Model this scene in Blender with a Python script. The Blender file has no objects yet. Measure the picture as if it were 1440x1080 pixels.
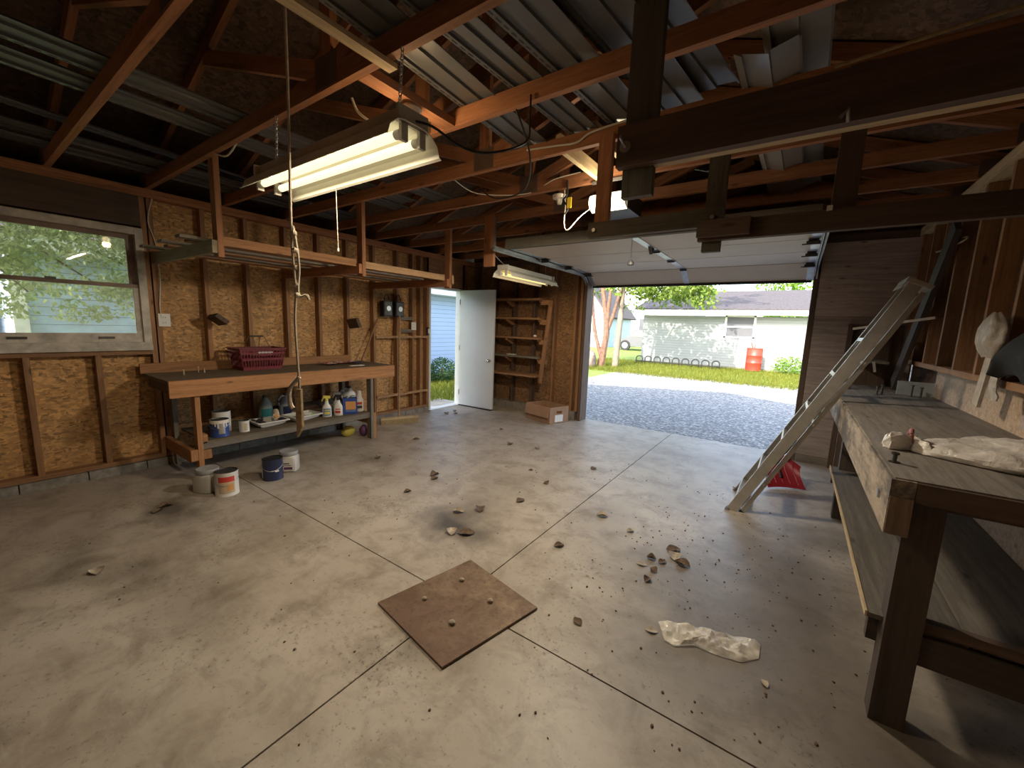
import bpy, math, random
from mathutils import Vector, Matrix, noise
R = random.Random(7)
S = bpy.context.scene
COL = S.collection
PI = math.pi
# ------------------------------------------------------------------ camera
cam_data = bpy.data.cameras.new('camera')
cam_data.sensor_width = 36.0
cam_data.lens = 565.29 / 1440 * 36
cam_data.clip_start = 0.05
cam_data.clip_end = 400
cam = bpy.data.objects.new('camera', cam_data)
COL.objects.link(cam)
_r = Vector((0.816102, 0.576812, 0.035574))
_u = Vector((-0.112358, 0.097984, 0.988825))
_f = Vector((-0.56688, 0.810979, -0.144775))
cam.matrix_world = Matrix(((_r.x, _u.x, -_f.x, 0), (_r.y, _u.y, -_f.y, 0), (_r.z, _u.z, -_f.z, 1.48), (0, 0, 0, 1)))
S.camera = cam
# ------------------------------------------------------------------ view, sky, sun
S.view_settings.view_transform = 'Standard'
S.view_settings.look = 'None'
S.view_settings.gamma = 1.0
S.view_settings.exposure = 0.0
SUN_DIR = Vector((0.15, 1.4, -1.0)).normalized()
world = bpy.data.worlds.new('sky')
S.world = world
world.use_nodes = True
_wn = world.node_tree
_wn.nodes.clear()
_sk = _wn.nodes.new('ShaderNodeTexSky')
_sk.sky_type = 'NISHITA'
_sk.sun_disc = False
_sk.sun_elevation = math.asin(-SUN_DIR.z)
_sk.sun_rotation = math.atan2(-SUN_DIR.x, -SUN_DIR.y)
_sk.air_density = 1.0
_sk.dust_density = 2.0
_hs = _wn.nodes.new('ShaderNodeHueSaturation')
_hs.inputs['Saturation'].default_value = 0.75
_bg = _wn.nodes.new('ShaderNodeBackground')
_bg.inputs['Strength'].default_value = 1.0
_wo = _wn.nodes.new('ShaderNodeOutputWorld')
_wn.links.new(_sk.outputs[0], _hs.inputs['Color'])
_wn.links.new(_hs.outputs[0], _bg.inputs['Color'])
_wn.links.new(_bg.outputs[0], _wo.inputs['Surface'])
_sd = bpy.data.lights.new('sun', 'SUN')
_sd.energy = 10.5
_sd.angle = 0.009
_sd.color = (1.0, 0.93, 0.8)
_so = bpy.data.objects.new('sun', _sd)
_so.rotation_euler = SUN_DIR.to_track_quat('-Z', 'Y').to_euler()
_so.location = (0, -10, 20)
COL.objects.link(_so)
# ------------------------------------------------------------------ materials
MATS = {}


def _mat(name):
    m = bpy.data.materials.new(name)
    m.use_nodes = True
    nt = m.node_tree
    b = nt.nodes['Principled BSDF']
    MATS[name] = m
    return m, nt, b


def _coord(nt, scale=(1, 1, 1), rnd=True, rot=(0, 0, 0)):
    tc = nt.nodes.new('ShaderNodeTexCoord')
    out = tc.outputs['Object']
    if rnd:
        oi = nt.nodes.new('ShaderNodeObjectInfo')
        mu = nt.nodes.new('ShaderNodeMath')
        mu.operation = 'MULTIPLY'
        mu.inputs[1].default_value = 37.0
        nt.links.new(oi.outputs['Random'], mu.inputs[0])
        va = nt.nodes.new('ShaderNodeVectorMath')
        va.operation = 'ADD'
        nt.links.new(out, va.inputs[0])
        nt.links.new(mu.outputs[0], va.inputs[1])
        out = va.outputs[0]
    mp = nt.nodes.new('ShaderNodeMapping')
    mp.inputs['Scale'].default_value = scale
    mp.inputs['Rotation'].default_value = rot
    nt.links.new(out, mp.inputs['Vector'])
    return mp.outputs[0]


def _noise(nt, vec, scale, detail=4.0, rough=0.55, dist=0.0):
    n = nt.nodes.new('ShaderNodeTexNoise')
    n.inputs['Scale'].default_value = scale
    n.inputs['Detail'].default_value = detail
    n.inputs['Roughness'].default_value = rough
    n.inputs['Distortion'].default_value = dist
    nt.links.new(vec, n.inputs['Vector'])
    return n.outputs['Fac']


def _ramp(nt, fac, stops):
    r = nt.nodes.new('ShaderNodeValToRGB')
    el = r.color_ramp.elements
    while len(el) < len(stops):
        el.new(0.5)
    for e, (p, c) in zip(el, stops):
        e.position = p
        e.color = (c[0], c[1], c[2], 1) if not isinstance(c, (int, float)) else (c, c, c, 1)
    nt.links.new(fac, r.inputs[0])
    return r.outputs[0]


def _mix(nt, fac, a, b, mode='MIX'):
    m = nt.nodes.new('ShaderNodeMix')
    m.data_type = 'RGBA'
    m.blend_type = mode
    for sock, v in ((m.inputs[0], fac), (m.inputs[6], a), (m.inputs[7], b)):
        if isinstance(v, (int, float)):
            sock.default_value = v
        elif isinstance(v, tuple):
            sock.default_value = (v[0], v[1], v[2], 1)
        else:
            nt.links.new(v, sock)
    return m.outputs[2]


def _bump(nt, b, h, strength=0.3, dist=0.01):
    n = nt.nodes.new('ShaderNodeBump')
    n.inputs['Strength'].default_value = strength
    n.inputs['Distance'].default_value = dist
    nt.links.new(h, n.inputs['Height'])
    nt.links.new(n.outputs[0], b.inputs['Normal'])


def mul(c, k):
    return tuple(min(1, v * k) for v in c)


def wood(name, c, rough=0.75, dirt=0.0, dlo=0.4, dhi=0.7):
    """grain runs along the object's local X"""
    m, nt, b = _mat(name)
    v = _coord(nt, (1.2, 22, 22))
    n1 = _noise(nt, v, 1.6, 5, 0.6, 0.6)
    col = _ramp(nt, n1, [(0.28, mul(c, 0.62)), (0.5, c), (0.75, mul(c, 1.3))])
    v2 = _coord(nt, (5, 40, 40))
    n2 = _noise(nt, v2, 3.0, 3)
    col = _mix(nt, _ramp(nt, n2, [(0.45, 0), (0.75, 0.5)]), col, mul(c, 0.55))
    v3 = _coord(nt, (3, 9, 9))
    vo = nt.nodes.new('ShaderNodeTexVoronoi')
    vo.inputs['Scale'].default_value = 1.0
    nt.links.new(v3, vo.inputs['Vector'])
    kn = _ramp(nt, vo.outputs['Distance'], [(0.05, 0.85), (0.13, 0)])
    col = _mix(nt, kn, col, mul(c, 0.3))
    if dirt:
        n3 = _noise(nt, _coord(nt, (1.5, 4, 4)), 2.0, 6, 0.7)
        col = _mix(nt, _ramp(nt, n3, [(dlo, 0), (dhi, dirt)]), col, (0.07, 0.06, 0.05))
    oi = nt.nodes.new('ShaderNodeObjectInfo')
    mr = nt.nodes.new('ShaderNodeMapRange')
    mr.inputs['To Min'].default_value = 0.8
    mr.inputs['To Max'].default_value = 1.15
    nt.links.new(oi.outputs['Random'], mr.inputs[0])
    hs = nt.nodes.new('ShaderNodeHueSaturation')
    nt.links.new(mr.outputs[0], hs.inputs['Value'])
    nt.links.new(col, hs.inputs['Color'])
    nt.links.new(hs.outputs[0], b.inputs['Base Color'])
    b.inputs['Roughness'].default_value = rough
    _bump(nt, b, n1, 0.15, 0.003)
    return m


def osb(name, c, dark=1.0):
    m, nt, b = _mat(name)
    col = None
    for k, (sc, rot) in enumerate((((26, 60, 26), (0.6, 0.3, 0.5)), ((60, 26, 50), (1.4, 0.9, 0.2)), ((30, 30, 70), (0.2, 0.7, 1.1)))):
        v = _coord(nt, sc, False, rot)
        nz = nt.nodes.new('ShaderNodeTexVoronoi')
        nz.inputs['Scale'].default_value = 1.0
        nt.links.new(v, nz.inputs['Vector'])
        sp = nt.nodes.new('ShaderNodeSeparateColor')
        nt.links.new(nz.outputs['Color'], sp.inputs[0])
        cc = _ramp(nt, sp.outputs[0], [(0.0, mul(c, 0.42)), (0.25, mul(c, 0.8)), (0.6, c), (1.0, mul(c, 1.45))])
        if col is None:
            col = cc
        else:
            f = _ramp(nt, sp.outputs[1], [(0.45, 0), (0.55, 1)])
            col = _mix(nt, f, col, cc)
    n = _noise(nt, _coord(nt, (1, 1, 1), False), 1.6, 5, 0.6)
    col = _mix(nt, _ramp(nt, n, [(0.35, 0.45 * dark), (0.65, 0)]), col, mul(c, 0.35))
    nt.links.new(col, b.inputs['Base Color'])
    b.inputs['Roughness'].default_value = 0.7
    return m


def plain(name, c, rough=0.5, metal=0.0, var=0.0, vs=6.0, alpha=None, trans=0.0, sub=None, spec=None, stain=None):
    m, nt, b = _mat(name)
    b.inputs['Roughness'].default_value = rough
    b.inputs['Metallic'].default_value = metal
    if spec is not None:
        b.inputs['Specular IOR Level'].default_value = spec
    n = _noise(nt, _coord(nt, (1, 1, 1)), vs, 5, 0.6)
    v = max(var, 0.04)
    st = stain if stain else mul(c, 1 - v)
    col = _ramp(nt, n, [(0.35, st), (0.65, mul(c, 1 + v * 0.4) if not stain else c)])
    nt.links.new(col, b.inputs['Base Color'])
    if trans:
        b.inputs['Transmission Weight'].default_value = trans
    if alpha is not None:
        b.inputs['Alpha'].default_value = alpha
    return m


def emit(name, c, s):
    m, nt, b = _mat(name)
    b.inputs['Base Color'].default_value = (0.8, 0.8, 0.75, 1)
    b.inputs['Emission Color'].default_value = (c[0], c[1], c[2], 1)
    b.inputs['Emission Strength'].default_value = s
    return m


def striped(name, c, period, axis='Z', rough=0.6, groove=0.35):
    """lap siding: a thin dark line under each course, with slightly bowed boards"""
    m, nt, b = _mat(name)
    tc = nt.nodes.new('ShaderNodeTexCoord')
    sp = nt.nodes.new('ShaderNodeSeparateXYZ')
    nt.links.new(tc.outputs['Object'], sp.inputs[0])
    d = nt.nodes.new('ShaderNodeMath')
    d.operation = 'DIVIDE'
    d.inputs[1].default_value = period
    nt.links.new(sp.outputs[axis], d.inputs[0])
    f = nt.nodes.new('ShaderNodeMath')
    f.operation = 'FRACT'
    nt.links.new(d.outputs[0], f.inputs[0])
    n = _noise(nt, _coord(nt, (1, 1, 1), False), 1.5, 4)
    base = _ramp(nt, n, [(0.3, mul(c, 0.94)), (0.7, c)])
    col = _mix(nt, _ramp(nt, f.outputs[0], [(0.0, 1), (0.05, 1), (0.09, 0), (1.0, 0)]), base, mul(c, groove))
    nt.links.new(col, b.inputs['Base Color'])
    b.inputs['Roughness'].default_value = rough
    _bump(nt, b, f.outputs[0], 0.5, 0.012)
    return m


def leafmat(name, c1, c2, transl=0.45):
    m, nt, b = _mat(name)
    nt.nodes.remove(b)
    g = nt.nodes.new('ShaderNodeNewGeometry')
    col = _ramp(nt, g.outputs['Random Per Island'], [(0.0, c1), (1.0, c2)])
    d = nt.nodes.new('ShaderNodeBsdfDiffuse')
    t = nt.nodes.new('ShaderNodeBsdfTranslucent')
    nt.links.new(col, d.inputs[0])
    nt.links.new(col, t.inputs[0])
    mx = nt.nodes.new('ShaderNodeMixShader')
    mx.inputs[0].default_value = transl
    nt.links.new(d.outputs[0], mx.inputs[1])
    nt.links.new(t.outputs[0], mx.inputs[2])
    nt.links.new(mx.outputs[0], nt.nodes['Material Output'].inputs[0])
    return m


def concrete():
    m, nt, b = _mat('concrete')
    v = _coord(nt, (1, 1, 1), False)
    n1 = _noise(nt, v, 0.9, 8, 0.62)
    col = _ramp(nt, n1, [(0.3, (0.27, 0.228, 0.185)), (0.5, (0.39, 0.345, 0.295)), (0.72, (0.48, 0.44, 0.395))])
    n2 = _noise(nt, v, 4.5, 8, 0.7, 0.4)
    col = _mix(nt, _ramp(nt, n2, [(0.46, 0), (0.66, 0.62)]), col, (0.17, 0.133, 0.10))
    n3 = _noise(nt, _coord(nt, (1, 1, 1), False, (0, 0, 0.5)), 38, 5, 0.75)
    n3b = _noise(nt, v, 1.7, 4, 0.6)
    ma = nt.nodes.new('ShaderNodeMath')
    ma.operation = 'MULTIPLY_ADD'
    nt.links.new(n3b, ma.inputs[0])
    ma.inputs[1].default_value = 0.35
    nt.links.new(n3, ma.inputs[2])
    col = _mix(nt, _ramp(nt, ma.outputs[0], [(0.755, 0), (0.86, 0.7)]), col, (0.09, 0.07, 0.055))
    n4 = _noise(nt, _coord(nt, (3, 16, 1), False, (0, 0, 0.9)), 1.4, 6, 0.7, 0.8)
    col = _mix(nt, _ramp(nt, n4, [(0.52, 0), (0.75, 0.4)]), col, (0.44, 0.42, 0.38))
    # oil and soil stains, plus bench-side shade painted as dark patches
    tc = nt.nodes.new('ShaderNodeTexCoord')
    nd = nt.nodes.new('ShaderNodeTexNoise')
    nd.inputs['Scale'].default_value = 3.5
    nd.inputs['Detail'].default_value = 6
    nt.links.new(tc.outputs['Object'], nd.inputs['Vector'])
    sc = nt.nodes.new('ShaderNodeVectorMath')
    sc.operation = 'MULTIPLY_ADD'
    nt.links.new(nd.outputs['Color'], sc.inputs[0])
    sc.inputs[1].default_value = (0.5, 0.5, 0)
    nt.links.new(tc.outputs['Object'], sc.inputs[2])
    for (x, y, rx, ry, k, c) in STAINS_AND_SHADE:
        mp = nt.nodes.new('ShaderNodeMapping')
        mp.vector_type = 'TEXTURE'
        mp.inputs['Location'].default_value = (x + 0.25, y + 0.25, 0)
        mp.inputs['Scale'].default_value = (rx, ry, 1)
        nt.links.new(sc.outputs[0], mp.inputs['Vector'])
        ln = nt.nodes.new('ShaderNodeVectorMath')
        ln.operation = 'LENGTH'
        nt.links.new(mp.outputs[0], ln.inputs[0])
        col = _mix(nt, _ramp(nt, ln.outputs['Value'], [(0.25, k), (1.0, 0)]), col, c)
    nt.links.new(col, b.inputs['Base Color'])
    b.inputs['Roughness'].default_value = 0.46
    b.inputs['Specular IOR Level'].default_value = 0.5
    _bump(nt, b, n2, 0.25, 0.004)
    return m


DK = (0.06, 0.047, 0.036)
STAINS_AND_SHADE = [(-1.9, 2.05, 0.5, 0.26, 0.95, DK), (0.05, 2.35, 0.9, 1.3, 0.5, DK), (-0.5, 2.5, 0.7, 0.5, 0.3, DK), (-1.95, 2.35, 0.3, 0.22, 0.35, DK), (-2.0, 2.9, 0.5, 0.5, 0.2, DK), (-3.75, 0.92, 0.42, 0.2, 0.8, DK),  # second patch: brown smears plus painted dimness of the right-hand floor
          (-2.4, 0.62, 0.5, 0.3, 0.35, DK), (-3.55, 2.6, 0.3, 0.2, 0.35, DK), (-1.15, 2.9, 0.4, 0.5, 0.3, DK), (0.0, 3.1, 0.5, 0.6, 0.45, DK),
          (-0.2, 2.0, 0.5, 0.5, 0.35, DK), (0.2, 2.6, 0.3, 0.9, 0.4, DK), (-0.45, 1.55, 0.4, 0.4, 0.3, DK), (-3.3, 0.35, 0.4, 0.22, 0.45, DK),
          (-3.3, 5.2, 0.5, 0.25, 0.3, DK), (-3.95, 3.9, 0.28, 0.2, 0.35, DK), (-4.3, 4.8, 0.3, 0.2, 0.45, DK), (0.35, 3.6, 0.5, 0.3, 0.5, DK),
          (0.6, 1.7, 0.7, 0.5, 0.75, DK), (-2.9, 0.5, 0.28, 0.22, 0.4, DK), (-1.25, 1.25, 0.25, 0.2, 0.4, DK)]  # first patch here paints the shade at the dusty bench's near end


def gravelmat():
    m, nt, b = _mat('gravel')
    v = _coord(nt, (1, 1, 1), False)
    vo = nt.nodes.new('ShaderNodeTexVoronoi')
    vo.inputs['Scale'].default_value = 22.0
    nt.links.new(v, vo.inputs['Vector'])
    sp = nt.nodes.new('ShaderNodeSeparateColor')
    nt.links.new(vo.outputs['Color'], sp.inputs[0])
    col = _ramp(nt, sp.outputs[0], [(0.0, (0.2, 0.2, 0.2)), (0.5, (0.36, 0.36, 0.355)), (1.0, (0.56, 0.55, 0.54))])
    col = _mix(nt, _ramp(nt, vo.outputs['Distance'], [(0.3, 0), (0.7, 0.7)]), col, (0.1, 0.1, 0.1))
    nt.links.new(col, b.inputs['Base Color'])
    b.inputs['Roughness'].default_value = 0.85
    inv = _ramp(nt, vo.outputs['Distance'], [(0.0, 1), (0.7, 0)])
    _bump(nt, b, inv, 0.8, 0.03)
    return m


def glassmat(name='window_glass', haze=0.2):
    m, nt, b = _mat(name)
    nt.nodes.remove(b)
    tr = nt.nodes.new('ShaderNodeBsdfTransparent')
    gl = nt.nodes.new('ShaderNodeBsdfGlossy')
    gl.inputs['Roughness'].default_value = 0.02
    df = nt.nodes.new('ShaderNodeBsdfDiffuse')
    df.inputs[0].default_value = (0.75, 0.78, 0.75, 1)
    fr = nt.nodes.new('ShaderNodeFresnel')
    fr.inputs[0].default_value = 1.5
    n = _noise(nt, _coord(nt, (1, 1, 1), False), 5.0, 5, 0.6)
    hz = nt.nodes.new('ShaderNodeMath')
    hz.operation = 'MULTIPLY'
    hz.inputs[1].default_value = haze * 2
    nt.links.new(n, hz.inputs[0])
    m1 = nt.nodes.new('ShaderNodeMixShader')
    nt.links.new(hz.outputs[0], m1.inputs[0])
    nt.links.new(tr.outputs[0], m1.inputs[1])
    nt.links.new(df.outputs[0], m1.inputs[2])
    m2 = nt.nodes.new('ShaderNodeMixShader')
    nt.links.new(fr.outputs[0], m2.inputs[0])
    nt.links.new(m1.outputs[0], m2.inputs[1])
    nt.links.new(gl.outputs[0], m2.inputs[2])
    nt.links.new(m2.outputs[0], nt.nodes['Material Output'].inputs[0])
    return m


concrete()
gravelmat()
glassmat()
wood('fir', (0.36, 0.155, 0.068))
wood('stud', (0.33, 0.17, 0.08), dirt=0.25)
wood('pine', (0.50, 0.30, 0.15))
wood('pale_pine', (0.60, 0.46, 0.27), dirt=0.3)
wood('bench_wood', (0.41, 0.195, 0.08))
wood('bench_top_wood', (0.17, 0.13, 0.085), dirt=0.5)
wood('dark_wood', (0.115, 0.07, 0.048), dirt=0.4)
wood('grey_wood', (0.22, 0.19, 0.155), dirt=0.5)
wood('olive_board', (0.13, 0.115, 0.085), dirt=0.3)
wood('treated_wood', (0.34, 0.28, 0.17), dirt=0.3)
wood('dusty_top', (0.235, 0.21, 0.185), dirt=0.35)
wood('weathered_apron', (0.38, 0.305, 0.23), dirt=0.9, dlo=0.42, dhi=0.58)
wood('brown_end', (0.19, 0.125, 0.09), dirt=0.3)
wood('leg_wood', (0.062, 0.044, 0.036), dirt=0.3)
wood('dusty_shelf', (0.15, 0.13, 0.108), dirt=0.4)
plain('dull_plate', (0.17, 0.115, 0.085), 0.6, 0.3, 0.2)
wood('panel_wood', (0.58, 0.43, 0.31))
wood('brown_ply', (0.42, 0.345, 0.315), dirt=0.1)
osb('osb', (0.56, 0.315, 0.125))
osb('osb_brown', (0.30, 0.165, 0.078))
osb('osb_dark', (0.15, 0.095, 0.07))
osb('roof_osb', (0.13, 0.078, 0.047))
plain('block', (0.27, 0.25, 0.22), 0.9, var=0.3, vs=20)
plain('white_paint', (0.78, 0.79, 0.80), 0.45, var=0.06)
plain('door_white', (0.74, 0.77, 0.80), 0.4, var=0.04, vs=3)
plain('old_white_paint', (0.56, 0.51, 0.44), 0.6, var=0.35, vs=9)
plain('sash_brown', (0.24, 0.17, 0.13), 0.6, var=0.3)
plain('garage_door_white', (0.66, 0.57, 0.46), 0.55, var=0.06, vs=2)
plain('galvanized', (0.55, 0.56, 0.56), 0.35, 0.9, 0.15, 12)
plain('aluminium', (0.60, 0.58, 0.54), 0.42, 0.75, 0.15, 10)
plain('black_metal', (0.02, 0.02, 0.022), 0.5, 0.3)
plain('dark_steel', (0.10, 0.095, 0.09), 0.45, 0.8, 0.2)
plain('chrome', (0.75, 0.75, 0.75), 0.15, 1.0)
plain('grey_siding', (0.115, 0.118, 0.118), 0.38, 0.0, 0.12, 3)
plain('lamp_enamel', (0.80, 0.77, 0.66), 0.4, var=0.05)
plain('lamp_housing', (0.62, 0.59, 0.52), 0.5, 0.0, 0.12)
plain('porcelain', (0.75, 0.70, 0.62), 0.3)
plain('black_rubber', (0.015, 0.015, 0.016), 0.6)
plain('white_cable', (0.62, 0.58, 0.50), 0.5)
plain('rope', (0.55, 0.48, 0.38), 0.9, var=0.2, vs=60)
plain('red_plastic', (0.30, 0.018, 0.03), 0.4, var=0.08)
plain('basket_red', (0.17, 0.015, 0.024), 0.45, var=0.08)
plain('navy', (0.022, 0.03, 0.085), 0.35, var=0.1)
plain('blue', (0.03, 0.07, 0.30), 0.4)
plain('white_plastic', (0.72, 0.71, 0.68), 0.4, var=0.05)
plain('grey_plastic', (0.30, 0.31, 0.33), 0.45)
plain('clear_tub', (0.52, 0.51, 0.48), 0.35)
plain('label_red', (0.55, 0.05, 0.04), 0.5)
plain('label_tan', (0.55, 0.44, 0.30), 0.5)
plain('label_purple', (0.12, 0.04, 0.12), 0.5)
plain('label_dark', (0.05, 0.05, 0.05), 0.5)
plain('label_blue', (0.12, 0.22, 0.42), 0.5)
plain('label_orange', (0.62, 0.30, 0.10), 0.5)
plain('label_yellow', (0.70, 0.60, 0.12), 0.5)
plain('label_green', (0.15, 0.30, 0.10), 0.5)
plain('teal', (0.03, 0.16, 0.18), 0.4)
plain('grey_green', (0.22, 0.25, 0.22), 0.5)
plain('paint_white', (0.75, 0.72, 0.66), 0.5)
plain('foam_green', (0.25, 0.55, 0.08), 0.5)
plain('nap', (0.62, 0.52, 0.38), 0.95, var=0.2, vs=40)
plain('cardboard', (0.36, 0.215, 0.13), 0.85, var=0.12, vs=5)
plain('cardboard_edge', (0.47, 0.32, 0.2), 0.85)
plain('paper', (0.75, 0.74, 0.70), 0.7)
plain('bristle', (0.40, 0.30, 0.16), 0.95, var=0.3, vs=50)
plain('leaf_dry', (0.13, 0.085, 0.055), 0.85, var=0.5, vs=30)
plain('leaf_pale', (0.40, 0.34, 0.27), 0.85, var=0.4, vs=30)
plain('pebble', (0.36, 0.31, 0.24), 0.8, var=0.3, vs=30)
plain('black_cloth', (0.016, 0.017, 0.02), 0.9, var=0.3)
plain('flag_red', (0.35, 0.03, 0.04), 0.8)
plain('flag_white', (0.62, 0.56, 0.52), 0.8)
plain('flag_blue', (0.03, 0.04, 0.16), 0.8)
plain('grey_panel', (0.33, 0.37, 0.40), 0.6, var=0.2)
plain('silver_siding', (0.27, 0.275, 0.28), 0.35, 0.0, 0.12, 3)
plain('magenta', (0.42, 0.03, 0.09), 0.6)
plain('asphalt_shingle', (0.085, 0.073, 0.076), 0.9, var=0.35, vs=14)
plain('outer_white', (0.80, 0.80, 0.78), 0.6)
plain('window_dark', (0.13, 0.13, 0.14), 0.15)
plain('drum_red', (0.40, 0.045, 0.025), 0.45, var=0.25, vs=4)
plain('pole_wood', (0.24, 0.19, 0.15), 0.9, var=0.25, vs=5)
plain('bark', (0.19, 0.105, 0.07), 0.9, var=0.4, vs=8)
plain('stone', (0.26, 0.19, 0.16), 0.9, var=0.3, vs=6)
plain('car_paint', (0.10, 0.105, 0.115), 0.3, 0.0)
plain('tyre', (0.02, 0.02, 0.02), 0.8)
plain('soil', (0.10, 0.085, 0.05), 0.95, var=0.4, vs=8)
plain('lawn_base', (0.17, 0.25, 0.035), 0.95, var=0.35, vs=3)
plain('yellow_tape', (0.75, 0.50, 0.03), 0.5)
striped('blue_siding', (0.43, 0.54, 0.74), 0.115)
striped('pale_siding', (0.28, 0.295, 0.29), 0.115)
striped('white_siding', (0.75, 0.74, 0.72), 0.115)
leafmat('leaf_tree', (0.10, 0.18, 0.03), (0.25, 0.31, 0.075))
leafmat('leaf_near', (0.24, 0.33, 0.15), (0.60, 0.64, 0.34))
leafmat('leaf_bush', (0.03, 0.075, 0.025), (0.08, 0.15, 0.05), 0.3)
leafmat('leaf_hedge', (0.10, 0.22, 0.03), (0.24, 0.36, 0.06))
leafmat('grass_blade', (0.12, 0.14, 0.025), (0.25, 0.26, 0.05))
emit('tube_glow', (1.0, 0.88, 0.52), 1.35)
emit('tube_glow_amber', (1.0, 0.70, 0.22), 1.3)
emit('bulb_glow', (1.0, 0.72, 0.40), 9.0)
emit('lens_glow', (1.0, 0.88, 0.62), 2.2)


def steel_rust():
    m, nt, b = _mat('rusty_steel')
    v = _coord(nt, (1, 1, 1), False)
    n = _noise(nt, v, 5, 6, 0.7, 0.5)
    n0 = _noise(nt, v, 1.3, 2, 0.5)
    col = _ramp(nt, n, [(0.3, (0.10, 0.055, 0.038)), (0.5, (0.19, 0.125, 0.078)), (0.7, (0.29, 0.215, 0.14))])
    col = _mix(nt, _ramp(nt, n0, [(0.42, 0), (0.58, 0.6)]), col, (0.13, 0.075, 0.055))
    n2 = _noise(nt, v, 45, 3, 0.7)
    col = _mix(nt, _ramp(nt, n2, [(0.5, 0), (0.7, 0.5)]), col, (0.05, 0.03, 0.02))
    nt.links.new(col, b.inputs['Base Color'])
    b.inputs['Roughness'].default_value = 0.55
    b.inputs['Metallic'].default_value = 0.25


steel_rust()


def filmy(name, c, alpha, rough=0.25):
    m, nt, b = _mat(name)
    b.inputs['Roughness'].default_value = rough
    n = _noise(nt, _coord(nt, (1, 1, 1)), 14, 5, 0.65, 0.6)
    col = _ramp(nt, n, [(0.35, mul(c, 0.75)), (0.65, c)])
    nt.links.new(col, b.inputs['Base Color'])
    al = _ramp(nt, n, [(0.3, max(0, alpha - 0.15)), (0.7, min(1, alpha + 0.12))])
    nt.links.new(al, b.inputs['Alpha'])
    _bump(nt, b, n, 0.5, 0.02)


filmy('bag_film', (0.85, 0.80, 0.72), 0.60, 0.18)
filmy('bag_white', (0.84, 0.79, 0.74), 0.95)
plain('tie_red', (0.34, 0.13, 0.12), 0.6)
filmy('bag_cream', (0.50, 0.44, 0.37), 0.98, 0.4)
# ------------------------------------------------------------------ mesh helpers
W = {}


def reg(o, mat, parent=None):
    COL.objects.link(o)
    W[o.name] = mat
    if parent is not None:
        o.parent = parent
        o.matrix_basis = W[parent.name].inverted() @ mat
    else:
        o.matrix_basis = mat
    return o


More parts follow.
